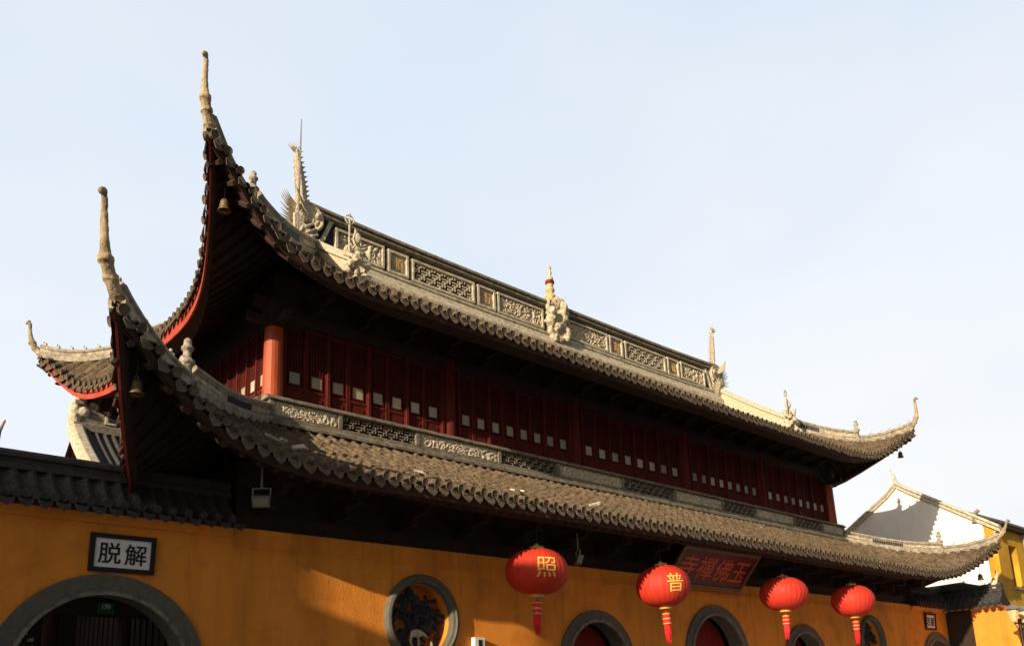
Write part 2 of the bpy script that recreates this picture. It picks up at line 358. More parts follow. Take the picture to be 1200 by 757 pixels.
# --- upper storey: core, columns, lattice panels
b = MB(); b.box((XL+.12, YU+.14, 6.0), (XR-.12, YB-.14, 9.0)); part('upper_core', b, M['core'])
b = MB()
for a_, b_ in (((XL-.05, YU-.06, 7.98), (XR+.05, YU+.12, 8.22)), ((XL-.05, YB-.12, 7.98), (XR+.05, YB+.06, 8.22)), ((XL-.06, YU+.122, 7.98), (XL+.12, YB-.122, 8.22)), ((XR-.12, YU+.122, 7.98), (XR+.06, YB-.122, 8.22)),
               ((XL, YU, 8.222), (XR, YU+.12, 8.85)), ((XL, YU+.122, 8.222), (XL+.12, YB-.12, 8.85)), ((XR-.12, YU+.122, 8.222), (XR, YB-.12, 8.85))): b.box(a_, b_)
part('upper_beam', b, M['darkwood'])
x = XL+.7
while x < XR-.5:
    b = MB(); b.box((x-.05, YU-.7, 8.30), (x+.05, YU-.002, 8.40)); b.box((x-.13, YU-.72, 8.399), (x+.13, YU-.62, 8.47)); b.box((x-.04, YU-.36, 8.19), (x+.04, YU-.061, 8.301)); part('eave_bracket', b, M['darkwood']); x += .92
cols = [XL]; 
for w_ in BAYS: cols.append(cols[-1]+w_)
for i, x in enumerate(cols):
    b = MB(); end = i in (0, len(cols)-1)
    if end:
        b.lathe([(.17, 6.0), (.17, 6.6), (.16, 7.3), (.155, 7.80)], (x, YU-.02, 0), 20); c_ = part('column', b, M['column'])
        b = MB(); b.lathe([(.155, 7.801), (.15, 7.95), (.21, 8.02), (.21, 8.12), (.16, 8.3)], (x, YU-.02, 0), 20); b.box((x-.4, YU-.10, 8.13), (x+.4, YU-.005, 8.3)); b.box((x-.06, YU-.5, 7.83), (x+.06, YU+.4, 7.97)); b.box((x-.5, YU-.08, 7.831), (x+.5, YU-.01, 7.969))
        b.build('shade_capital', M['darkwood'], c_, True)  # dark bracket head added where eave shade covers the column top
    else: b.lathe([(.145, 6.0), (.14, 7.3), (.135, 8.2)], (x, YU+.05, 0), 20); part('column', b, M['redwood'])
for x in (XL, XR):
    b = MB(); b.lathe([(.17, 6.0), (.16, 8.3)], (x, YB+.02, 0), 20); part('column', b, M['column'])
PW = .42
def lattice_panel():
    b = MB(); z0, z1 = 6.30, 7.975; h = PW/2; t = .05
    b.box((-h, 0, z0), (-h+.036, t, z1)); b.box((h-.036, 0, z0), (h, t, z1))
    for a_, c_ in ((z0, z0+.05), (6.845, 6.89), (z1-.05, z1)): b.box((-h+.0365, .002, a_), (h-.0365, t-.002, c_))
    b.box((-h+.037, .018, z0+.051), (h-.037, .03, 6.844))
    b.box((-.11, .008, z0+.14), (.11, .0175, 6.76))
    nx = 6; xs = [-h+.036+(PW-.072)*k/nx for k in range(1, nx)]
    zs = []; z = 6.89+.062
    while z < z1-.06: zs.append(z); z += .062
    px0, px1, pz0, pz1 = -.105, .105, 6.945, 7.155
    for x in xs:
        segs = [(6.8905, z1-.0505)] if not (px0 < x < px1) else [(6.8905, pz0), (pz1, z1-.0505)]
        for a_, c_ in segs: b.box((x-.008, .012, a_), (x+.008, .022, c_))
    for z in zs:
        segs = [(-h+.0365, h-.0365)] if not (pz0 < z < pz1) else [(-h+.0365, px0), (px1, h-.0365)]
        for a_, c_ in segs: b.box((a_, .0135, z-.008), (c_, .0205, z+.008))
    for a_, c_ in (((px0-.012, .004, pz0-.012), (px0, .036, pz1+.012)), ((px1, .004, pz0-.012), (px1+.012, .036, pz1+.012)), ((px0, .005, pz0-.012), (px1, .035, pz0)), ((px0, .005, pz1), (px1, .035, pz1+.012))): b.box(a_, c_)
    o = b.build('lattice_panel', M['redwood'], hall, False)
    p_ = MB(); p_.box((px0+.001, .02, pz0+.001), (px1-.001, .026, pz1-.001)); p_.build('pane', M['pane'], o, False)
    return o
proto = lattice_panel(); first = [proto]
def put_panel(x, y, rz, sx):
    o = first.pop() if first else copy_tree(proto, hall)
    o.location = (x-XC, y-YR, 0); o.rotation_euler = (0, 0, rz); o.scale = (sx, 1, 1)
mull = []
x = XL
for w_ in BAYS:
    st = (w_-.4)/8
    for i in range(8): put_panel(x+.2+(i+.5)*st, YU+.0, 0, (st-.012)/PW)
    mull += [x+.2+i*st for i in range(0, 9, 2)]; x += w_
st = (YB-YU-.4)/12
for i in range(12): put_panel(XL, YB-.2-(i+.5)*st, -math.pi/2, (st-.012)/PW)
for i in range(12): put_panel(XR, YB-.2-(i+.5)*st, math.pi/2, (st-.012)/PW)
for x in mull:
    b = MB(); b.box((x-.024, YU-.045, 6.3), (x+.024, YU+.055, 7.978)); part('window_post', b, M['redwood'])
for i in range(13):
    b = MB(); y = YU+.2+i*st; b.box((XL-.03, y-.02, 6.3), (XL+.055, y+.02, 7.978)); part('window_post', b, M['redwood'])
for i in range(len(cols)-1):
    for s_ in (cols[i]+.165, cols[i+1]-.2): b = MB(); b.box((s_, YU-.01, 6.3), (s_+.03, YU+.05, 7.977)); part('window_jamb', b, M['redwood'])

for x0, x1 in ((XL+.005, XL+.19), (XR-.19, XR-.005)): b = MB(); b.box((x0, YU+.06, 6.3), (x1, YU+.22, 7.976)); part('window_jamb', b, M['redwood'])
# --- tiled roofs
class Roof:
    def __init__(s, offF, offS, tip, ez, hz, zin, din, dinS, zinS, sag, LfF, LfS):
        s.offF, s.offS, s.tip, s.ez, s.hz, s.zin, s.din, s.dinS, s.zinS, s.sag, s.LfF, s.LfS = offF, offS, tip, ez, hz, zin, din, dinS, zinS, sag, LfF, LfS
    def to(s, k, a, d, z):                               # side k, along a, outward distance d
        return Vector([(XL+a, YU-d, z), (XR+d, YU+a, z), (XR-a, YB+d, z), (XL-d, YB-a, z)][k])
    def length(s, k): return (XR-XL) if k % 2 == 0 else (YB-YU)
    def off(s, k, a):
        sp = min(a, s.length(k)-a); o, Lf = (s.offF, s.LfF) if k % 2 == 0 else (s.offS, s.LfS)
        t = min(max((Lf-sp)/(Lf+s.tip), 0), 1); return o+(s.tip-o)*t**2.2
    def end(s, k, a): h = a > s.length(k)/2; return [1 if h else 0, 1, 3 if h else 1, 2 if h else 3][k]
    def ze(s, k, a): return I(min(a, s.length(k)-a), *s.ez[s.end(k, a)])
    def inner(s, k, a):
        sp = min(a, s.length(k)-a); d0, z0 = (s.din, s.zin) if k % 2 == 0 else (s.dinS, s.zinS)
        hz = s.hz[[0, 1, 0, 2][s.end(k, a)]]; lim = -hz[0][0]
        if sp < lim: return -sp, I(-sp, *hz)
        return d0, z0
    def pt(s, k, a, v, dz=0):
        do, zo = s.off(k, a), s.ze(k, a); di, zi = s.inner(k, a); ln = max(do-di, 0)
        d = di+(do-di)*v; z = zi+(zo-zi)*v-s.sag*min(ln/3, 1.3)*4*v*(1-v)
        return s.to(k, a, d, z+dz)
    def tiles(s, k, pitch, course=.15):
        n = int(round((s.length(k)+2*s.tip)/pitch)); pitch = (s.length(k)+2*s.tip)/n
        a0 = -s.tip; b = MB(); P = []
        prof = [(0, -.022, 0), (.2, -.008, 0), (.27, .035, 1), (.38, .078, 1), (.5, .092, 1), (.62, .078, 1), (.73, .035, 1), (.8, -.008, 0)]
        dmax = (s.offF-s.din) if k % 2 == 0 else (s.offS-s.dinS)
        nc = max(6, int(dmax/course))
        for i in range(n):
            jit = random.uniform(-.014, .014)
            for f_, h_, cov in prof:
                a = a0+(i+f_)*pitch; a = min(max(a, a0+1e-3), a0+n*pitch-1e-3); row = []
                for c in range(nc):
                    q = noise.noise(Vector((i*7.3, c*3.1, k*11)))*.022 if cov else noise.noise(Vector((i*5.3, c*2.7, k*5)))*.006
                    for v, e in ((c/nc, 0), ((c+1)/nc-.002, .016 if cov else .012)):
                        row.append(s.pt(k, a+jit*(1 if cov else 0), v, h_+e+q))
                P.append(row)
        b.grid(P); return b, pitch, n
    def soffit(s, k, th=.17):
        n = int((s.length(k)+2*s.tip)/.3); b = MB(); P = []
        for i in range(n+1):
            a = -s.tip+1e-3+(s.length(k)+2*s.tip-2e-3)*i/n
            P.append([s.pt(k, a, v, -th) for v in np.linspace(0, .985, 7)])
        b.grid(P)
        m_ = int(n*1.25)
        for i in range(m_+1):                            # round rafters below the boards
            a = -s.tip+.25+(s.length(k)+2*s.tip-.5)*i/m_
            do, di = s.off(k, a), s.inner(k, a)[0]
            lo = max(0, ((-.1 if s.zin > 8 else .2)-di)/max(do-di, .01))
            if lo < .9: b.tube([s.pt(k, a, v, -th-.045) for v in np.linspace(lo, .95, 4)], .042, 5)
        return b
    def fascia(s, k, h=.13, th=.03):
        h = .24 if k % 2 else h
        n = int((s.length(k)+2*s.tip)/.12); b = MB(); P = []; u = MB(); U = []
        for i in range(n+1):
            a = -s.tip+.02+(s.length(k)+2*s.tip-.04)*i/n
            do = s.off(k, a)-.035; z = s.ze(k, a)-.03
            tip_f = min(1, (min(a, s.length(k)-a)+s.tip)/.5); hh = h*(.45+.55*tip_f)
            P.append([s.to(k, a, do, z), s.to(k, a, do, z-hh), s.to(k, a, do-th, z-hh), s.to(k, a, do-th, z-hh+.02)])
            wd = .05+.24*min(1, max(0, (min(a, s.length(k)-a)+.6)/2)); U.append([s.to(k, a, do-th-.003, z-hh+.012), s.to(k, a, do-wd-th, z-hh-.06*wd+.02), s.to(k, a, do-wd-th-.03, z-hh+.10)])
        b.grid(P); u.grid(U); return b, u
    def drips(s, k, pitch, n):
        b = MB()
        for i in range(n+1):
            for kind in (0, 1):
                a = -s.tip+(i+(0 if kind == 0 else .5))*pitch
                if a > s.length(k)+s.tip-.02 or a < -s.tip+.02: continue
                e = .02; p0 = s.to(k, a-e, s.off(k, a-e), s.ze(k, a-e)); p1 = s.to(k, a+e, s.off(k, a+e), s.ze(k, a+e))
                t = (p1-p0).normalized(); p = (p0+p1)/2
                o = (s.to(k, a, 1, 0)-s.to(k, a, 0, 0)); o = (o-t*o.dot(t)).normalized(); dn = o.cross(t)
                if dn.z > 0: dn = -dn
                tilt = random.uniform(.10, .46); dn2 = (dn*math.cos(tilt)+o*math.sin(tilt)); r_ = random.uniform(.86, 1.1)
                if kind == 0:                            # heart-shaped drip plate
                    sh = [(-.088, -.012), (-.086, .05), (-.055, .095), (0, .145), (.055, .095), (.086, .05), (.088, -.012), (.05, .012), (0, .022), (-.05, .012)]
                    f_ = [p+t*(x*r_)+dn2*(y*r_)+o*(.035-2.2*x*x) for x, y in sh]; bk = [q-o*.016 for q in f_]; m_ = len(sh)
                    b.add(f_+bk, [tuple(range(m_)), tuple(range(2*m_-1, m_-1, -1))]+[(j, m_+j, m_+(j+1) % m_, (j+1) % m_) for j in range(m_)])
                else:                                    # round cover-tile end
                    c = p-dn*.045+o*.03; m_ = 10; nrm = (o+dn*.15).normalized(); u_ = t; v_ = nrm.cross(t)
                    f_ = [c+(u_*math.cos(6.283*j/m_)+v_*math.sin(6.283*j/m_))*.062*r_ for j in range(m_)]; bk = [q-nrm*.10 for q in f_]
                    inn = [c+(u_*math.cos(6.283*j/m_)+v_*math.sin(6.283*j/m_))*.045*r_-nrm*.01 for j in range(m_)]
                    b.add(f_+bk+inn, [(j, (j+1) % m_, m_+(j+1) % m_, m_+j) for j in range(m_)]+[(j, 2*m_+j, 2*m_+(j+1) % m_, (j+1) % m_) for j in range(m_)]+[tuple(2*m_+j for j in range(m_))])
        return b
EZU_L = ([-2.05, -1.75, -1.5, -1.2, -.9, -.6, -.3, 0, .5, 1, 2], [9.42, 9.24, 9.0, 8.68, 8.42, 8.26, 8.17, 8.12, 8.08, 8.08, 8.10])
EZU_R = ([-2.05, -1.5, -1.1, -.5, 0, .5, 1, 2, 3], [9.42, 9.14, 8.90, 8.60, 8.39, 8.26, 8.19, 8.13, 8.12])
HZU_L = ([-1.55, -1.0, -.6, -.2, .2, .6, .95, 1.3, 1.6, 1.85, 2.05], [10.38, 10.03, 9.80, 9.60, 9.43, 9.31, 9.25, 9.24, 9.28, 9.38, 9.47])
HZU_R = ([-1.55, -1.0, -.6, -.2, .2, .6, .95, 1.3, 1.6, 1.85, 2.05], [10.32, 9.93, 9.68, 9.46, 9.28, 9.16, 9.12, 9.17, 9.26, 9.36, 9.47])
EZL_L = ([-3.47, -3.2, -3.0, -2.75, -2.4, -2.0, -1.5, -1.0, -.3, .5], [5.80, 5.66, 5.50, 5.27, 5.01, 4.79, 4.66, 4.60, 4.58, 4.60])
EZL_S = ([-3.47, -3.3, -3.1, -2.8, -2.4, -2.0, -1.0, .5], [5.80, 5.56, 5.28, 4.98, 4.74, 4.64, 4.58, 4.58])
EZL_R = ([-3.47, -3.0, -2.2, -1.28, -.23, .5, 1.75, 3], [5.84, 5.60, 5.21, 4.89, 4.70, 4.65, 4.61, 4.61])
HZL = ([0, .5, 1.0, 1.6, 2.2, 2.7, 3.1, 3.3, 3.47], [6.17, 5.96, 5.78, 5.62, 5.55, 5.58, 5.68, 5.76, 5.86])
EZU_B = ([-2.05, -1.75, -1.5, -1.2, -.9, -.6, -.3, 0, .5, 1, 2], [9.19, 9.03, 8.83, 8.57, 8.36, 8.23, 8.16, 8.12, 8.08, 8.08, 8.10])
HZU_B = ([-1.55, -1.0, -.6, -.2, .2, .6, .95, 1.3, 1.6, 1.85, 2.05], [10.38, 10.03, 9.80, 9.58, 9.38, 9.22, 9.12, 9.07, 9.09, 9.15, 9.24])
FUB = [(1.96, 9.25), (2.03, 9.33), (2.10, 9.44), (2.15, 9.56), (2.18, 9.68), (2.20, 9.80), (2.21, 9.91), (2.21, 10.01)]
upper = Roof(1.71, 1.22, 2.05, (EZU_L, EZU_R, EZU_L, EZU_B), (HZU_L, HZU_R, HZU_B), 10.86, -2.47, -1.62, 10.34, .10, 1.15, 1.5)
lower = Roof(2.98, 2.10, 3.47, (EZL_L, EZL_R, EZL_S, EZL_S), (HZL, HZL, HZL), 6.17, 0, 0, 6.17, .10, .4, 2.0)
for nm, rf, pitch in (('upper_roof', upper, .205), ('lower_roof', lower, .212)):
    b = MB(); info = []
    for k in range(4):
        q, p_, n = rf.tiles(k, pitch); b.add(q.v, q.f); info.append((p_, n))
    ro = part(nm, b, M['tile'], smooth=False)
    b = MB()
    for k in range(4): q = rf.drips(k, *info[k]); b.add(q.v, q.f)
    b.build('drip_tiles', M['drip'], ro, True)
    b = MB()
    for k in range(4): q = rf.soffit(k); b.add(q.v, q.f)
    b.build('soffit', M['soffit'], ro, True)
    for k in range(4):
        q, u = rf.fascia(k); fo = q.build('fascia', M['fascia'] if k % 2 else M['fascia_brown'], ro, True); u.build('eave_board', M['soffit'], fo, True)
b = MB()                                                                     # gable ends between hip roof and main ridge
for x, s_ in ((XL+1.62, 1), (XR-1.62, -1)):
    b.add([(x, YR-.95, 10.2), (x, YR+.95, 10.2), (x, YR, 10.95), (x+s_*.1, YR-.95, 10.2), (x+s_*.1, YR+.95, 10.2), (x+s_*.1, YR, 10.95)], [(0, 1, 2), (5, 4, 3), (0, 3, 4, 1), (1, 4, 5, 2), (2, 5, 3, 0)])
part('gable_wall', b, M['stone'])

# --- carved panels
def relief(w_, h_, seed, depth=.045, fr=9.0):            # local: centred, facing -y
    nx, nz = max(8, int(w_/.022)), max(6, int(h_/.022)); b = MB(); P = []
    for i in range(nx+1):
        row = []
        for j in range(nz+1):
            x, z = (i/nx-.5)*w_, (j/nz-.5)*h_
            n = noise.noise(Vector((x*fr, seed*3.7, z*fr))); q = abs(math.sin(n*5.5+x*6))
            edge = min(i, nx-i, j, nz-j); e = 0 if edge == 0 else 1
            row.append(Vector((x, -depth*q*e, z)))
        P.append(row)
    b.grid(P); b.box((-w_/2, .004, -h_/2), (w_/2, .02, h_/2)); return b
def fret(w_, h_, pitch=.06, t=.011, seed=0):             # openwork maze of broken bars
    b = MB(); nx, nz = max(2, round(w_/pitch)), max(2, round(h_/pitch)); px_, pz = w_/nx, h_/nz
    V = lambda i, j: i in (0, nx) or ((i+j) % 2 == 0 if (i//2+j//2) % 2 else (i*3+j) % 4 == 1)
    H = lambda i, j: j in (0, nz) or ((i+j) % 2 == 1 if (i//2+j//2) % 2 else (i+3*j) % 4 < 2)
    for i in range(nx+1):
        for j in range(nz):
            if V(i, j): b.box((-w_/2+i*px_-t, -.02, -h_/2+j*pz), (-w_/2+i*px_+t, .02, -h_/2+(j+1)*pz))
    for j in range(nz+1):
        for i in range(nx):
            if H(i, j): b.box((-w_/2+i*px_, -.018, -h_/2+j*pz-t), (-w_/2+(i+1)*px_, .018, -h_/2+j*pz+t))
    return b
def place(mb, name, m, parent, loc, rz=0, smooth=False):
    mm = Matrix.Translation(loc) @ Matrix.Rotation(rz, 4, 'Z'); mb.v = [tuple(mm @ Vector(v)) for v in mb.v]
    return mb.build(name, m, parent, True, smooth)

# --- parapet band at the foot of the upper storey
def band_straight(p0, p1, lat, prof, name='parapet_band', m='moulding', parent=None):
    b = MB()
    for pr in prof: b.sweep([p0, p1], [lat, lat], pr)
    return b.build(name, M[m], parent or hall, True)
YP = YU-.24
PROF = [[(-.13, 6.03), (.16, 6.03), (.16, 6.08), (.10, 6.13), (.10, 6.16), (-.13, 6.16)], [(-.10, 6.162), (.07, 6.162), (.07, 6.205), (-.10, 6.205)], [(-.12, 6.468), (.11, 6.468), (.11, 6.50), (.07, 6.515), (.05, 6.545), (-.12, 6.545)]]
band = band_straight((XL-.24, YP, 0), (XR+.24, YP, 0), (0, -1, 0), PROF)
band_straight((XL-.24, YP+.14, 0), (XL-.24, YB+.1, 0), (-1, 0, 0), PROF); band_straight((XR+.24, YP+.14, 0), (XR+.24, YB+.1, 0), (1, 0, 0), PROF)
b = MB(); b.box((XL-.2, YP+.06, 6.207), (XR+.2, YP+.09, 6.466)); b.build('parapet_back', M['darkwood'], band, True)
posts = [XL-.2+.06, XL+1.1, XL+2.68, XL+4.64, XL+6.26, XL+8.31, XL+10.19, XL+12.15, XL+13.63, XL+15.57, XL+17.13, XR+.2-.06]
for i, x in enumerate(posts):
    b = MB(); b.box((x-.035, YP-.08, 6.206), (x+.035, YP+.05, 6.467)); b.build('parapet_post', M['moulding'], band, True)
    if i == len(posts)-1: break
    x1 = posts[i+1]; wd = x1-x-.07; cx = (x+x1)/2
    if i % 2 == 0: place(relief(wd, .26, 20+i, .035), 'relief_panel', M['carve'], band, (cx, YP-.025, 6.3365))
    else: place(fret(wd, .258, .055, .009, i), 'openwork_panel', M['moulding'], band, (cx, YP-.03, 6.3365))

# --- main ridge
def rz_(x): return .10*(abs(x-XC)/7.45)**4
def ridge_sweep(prof, x0, x1, m, name, parent, n=24):
    b = MB(); xs = np.linspace(x0, x1, n); b.sweep([(x, YR, rz_(x)) for x in xs], [(0, -1, 0)]*n, prof); return b.build(name, M[m], parent, True)
RX0, RX1 = XC-7.42, XC+7.42
mr = ridge_sweep([(-.30, 10.60), (.30, 10.60), (.30, 10.78), (.24, 10.86), (.19, 11.0), (.22, 11.03), (.22, 11.08), (-.22, 11.08), (-.22, 11.03), (-.19, 11.0), (-.24, 10.86), (-.30, 10.78)], RX0, RX1, 'stone', 'main_ridge', hall)
ridge_sweep([(-.06, 11.082), (.06, 11.082), (.06, 11.80), (-.06, 11.80)], RX0+.1, RX1-.1, 'carvedark', 'ridge_web', mr)
ridge_sweep([(-.20, 11.80), (.15, 11.802), (.20, 11.83), (.20, 11.87), (.14, 11.885), (.14, 11.91), (.22, 11.93), (.21, 11.99), (.13, 12.06), (-.13, 12.06), (-.21, 11.99), (-.22, 11.93), (-.14, 11.9), (-.14, 11.88), (-.20, 11.86)], RX0, RX1, 'moulding', 'ridge_capping', mr)
chars = {(-1, 1): '雨', (-1, 3): '順', (1, 1): '調', (1, 3): '風'}
SEG = [(.46, 2.05, 'r'), (2.13, 2.70, 'c'), (2.80, 4.66, 'f'), (4.76, 5.32, 'c'), (5.42, 6.66, 'r')]
for sg in (-1, 1):
    for i, (a_, c_, kd) in enumerate(SEG):
        x0, x1 = sorted((XC+sg*a_, XC+sg*c_)); cx = (x0+x1)/2; wd = x1-x0; zc = 11.435+rz_(cx); h_ = .56
        b = MB(); f_ = .055; y0, y1 = YR-.17, YR-.062
        b.box((x0, y0, zc-h_/2), (x0+f_, y1, zc+h_/2)); b.box((x1-f_, y0, zc-h_/2), (x1, y1, zc+h_/2))
        b.box((x0+f_, y0+.002, zc+h_/2-f_), (x1-f_, y1, zc+h_/2)); b.box((x0+f_, y0+.002, zc-h_/2), (x1-f_, y1, zc-h_/2+f_))
        b.build('panel_frame', M['stone'], mr, True)
        if kd == 'r': place(relief(wd-.12, h_-.12, 40+i+sg, .06, 7), 'relief_panel', M['carve'], mr, (cx, YR-.085, zc))
        elif kd == 'f': place(fret(wd-.12, h_-.12, .075, .016, i), 'lattice_screen', M['carve'], mr, (cx, YR-.12, zc))
        else:
            b = MB(); b.box((x0+f_, YR-.10, zc-h_/2+f_), (x1-f_, YR-.064, zc+h_/2-f_)); b.build('square_panel', M['carve'], mr, True)
            me = text_mesh(chars[(sg, i)], .33, .03, M['palegold'], .0, 'gold_character'); me.transform(Matrix.Translation((cx, YR-.118, zc))); link('gold_character', me, mr, True)
    xe = XC+sg*6.85                                                          # slanted end piece
    b = MB(); zc = rz_(xe)
    for o_ in (0, .22): b.add([(xe+sg*(.15+o_), YR-.15, 11.09+zc), (xe+sg*(.24+o_), YR-.15, 11.09+zc), (xe+sg*(o_-.05), YR-.15, 11.79+zc), (xe+sg*(o_-.14), YR-.15, 11.79+zc), (xe+sg*(.15+o_), YR-.062, 11.09+zc), (xe+sg*(.24+o_), YR-.062, 11.09+zc), (xe+sg*(o_-.05), YR-.062, 11.79+zc), (xe+sg*(o_-.14), YR-.062, 11.79+zc)], [(0, 1, 2, 3), (7, 6, 5, 4), (0, 4, 5, 1), (1, 5, 6, 2), (2, 6, 7, 3), (3, 7, 4, 0)])
    b.build('slanted_bar', M['stone'], mr, True)

# central finial
rnd = random.Random(5); b = MB()
for t in range(60):
    z = rnd.uniform(10.95, 12.15); hw = .42-.22*abs((z-11.4)/.75); b.sphere((XC+rnd.uniform(-hw, hw), YR-.16+rnd.uniform(-.14, .06), z), rnd.uniform(.06, .13), 7)
for s_ in (-1, 1): b.tube([(XC+s_*.05, YR-.2, 11.95), (XC+s_*.3, YR-.22, 12.0), (XC+s_*.38, YR-.24, 11.75), (XC+s_*.22, YR-.28, 11.6)], [.06, .07, .06, .04], 7)
b.box((XC-.3, YR-.2, 10.9), (XC+.3, YR+.15, 11.9))
me = blob_mesh(b, 'finial_base', M['carve'], .035, .03, 12, 2); fb = link('finial_base', me, hall, True)
b = MB(); b.lathe([(.17, 12.0), (.19, 12.1), (.12, 12.18), (.155, 12.28), (.09, 12.38), (.13, 12.47), (.09, 12.56), (.10, 12.64)], (XC, YR, 0), 14); b.build('finial_stem', M['palegold'], fb, True)
b = MB(); b.lathe([(.09, 12.641), (.125, 12.67), (.125, 12.74), (.09, 12.77)], (XC, YR, 0), 14); b.build('finial_band', M['door'], fb, True)
b = MB(); b.lathe([(.09, 12.771), (.10, 12.82), (.06, 12.88), (.045, 12.92), (.07, 13.0), (.045, 13.07), (.06, 13.13), (.012, 13.23)], (XC, YR, 0), 12); b.build('finial_tip', M['stone'], fb, True)

# ridge-end dragons: head biting the ridge, upright finned tail, radiating whiskers
def dragon(sg, hgt):
    x0 = XC+sg*7.52; b = MB(); top = 13.1+hgt
    zs = np.linspace(11.85, top, 14); f = (zs-11.85)/(top-11.85)
    inn = np.interp(f, [0, .25, .5, .75, .92, 1], [.26, .25, .20, .12, .05, .02]); ou = np.interp(f, [0, .3, .55, .8, .92, 1], [.08, .06, .10, .12, .10, .10])
    vs = []; fs = []
    for z, a, c in zip(zs, inn, ou):                                         # flat leaf of a tail: inner edge towards the ridge, outer edge to the sky
        cx = x0-sg*.02; th = .07*(a+c)/.3+.012
        vs += [(cx-sg*a, YR, z), (cx-sg*(a-c)*.5, YR-th, z), (cx+sg*c, YR, z), (cx-sg*(a-c)*.5, YR+th, z)]
    for i in range(13):
        for k in range(4): fs.append((i*4+k, i*4+(k+1) % 4, i*4+4+(k+1) % 4, i*4+4+k))
    fs += [(3, 2, 1, 0), (52, 53, 54, 55)]; b.add(vs, fs)
    b.sphere((x0-sg*.12, YR-.03, 11.78), .24, 10, (1, .75, .8)); b.box((x0-.13, YR-.17, 10.8), (x0+.13, YR+.17, 11.75))
    c_ = Vector((x0-sg*.22, YR-.12, 11.75))                                  # scrolled mane and jaw over the ridge end
    for r_, zz in ((.30, 0), (.20, .0), (.11, 0)): b.tube([c_+Vector((-sg*r_*math.cos(t), -.06+.1*(.3-r_), r_*math.sin(t))) for t in np.linspace(-.9, 2.9, 14)], .045, 6)
    for j in range(5): b.tube([(x0-sg*(.30+.07*j), YR-.17, 11.62-.10*j), (x0-sg*(.12+.05*j), YR-.21, 11.47-.10*j), (x0-sg*(.0+.02*j), YR-.17, 11.30-.09*j)], [.03, .05, .03], 6)
    b.sphere((x0-sg*.52, YR-.12, 11.95), .08, 7); b.sphere((x0-sg*.66, YR-.1, 11.98), .06, 7); b.sphere((x0-sg*.40, YR-.2, 11.82), .075, 7)
    me = blob_mesh(b, 'ridge_dragon', M['carve'], .024, .010, 20, sg); o = link('ridge_dragon', me, hall, True)
    f = MB()
    for k in range(12):                                                      # saw-edged fin up the inner side of the tail
        q = .12+.07*k; z = 11.85+q*(top-11.85); xx = x0-sg*(.02+float(np.interp(q, [0, .25, .5, .75, .92, 1], [.26, .25, .20, .12, .05, .02]))-.02)
        f.cone((xx, YR, z-.02), (xx-sg*.085, YR, z+.045), .034)
    f.build('tail_fins', M['carve'], o, True)
    f = MB()
    for k in range(13):                                                      # two combs of curved spikes
        a = R(-32+k*8); c_ = Vector((x0+sg*.06, YR-.1, 11.55+.035*k)); rr = random.uniform(.30, .42)
        d = Vector((sg*math.cos(a*.6), -.2, math.sin(a*.6)))
        f.tube([c_, c_+d*rr*.55+Vector((0, 0, -.015)), c_+d*rr+Vector((0, 0, .03))], [.026, .018, .004], 5)
    for k in range(9):
        c_ = Vector((x0-sg*(.18-.02*k), YR-.2, 11.78+.035*k)); d = Vector((sg*.75, -.35, .45+.04*k)).normalized(); f.tube([c_, c_+d*.2, c_+d*.34+Vector((0, 0, .04))], [.024, .018, .004], 5)
    f.build('mane', M['carve'], o, True); f = MB()
    for k in range(8):
        a = R(10+k*22); f.tube([(x0+sg*.06, YR, top-.1), (x0+sg*.06+.10*math.cos(a), YR-.02, top-.08+.09*math.sin(a)), (x0+sg*.06+.19*math.cos(a), YR-.02, top-.04+.17*math.sin(a))], [.024, .016, .004], 5)
    f.build('tail_spikes', M['carve'], o, True)
    return o
dl = dragon(-1, .28); dragon(1, .38)
b = MB(); b.tube([(XC-7.6, YR-.25, 11.2), (XC-7.58, YR-.25, 13.0), (XC-7.57, YR-.25, 13.95)], [.022, .02, .008], 6); b.build('lightning_rod', M['metal'], dl, True)

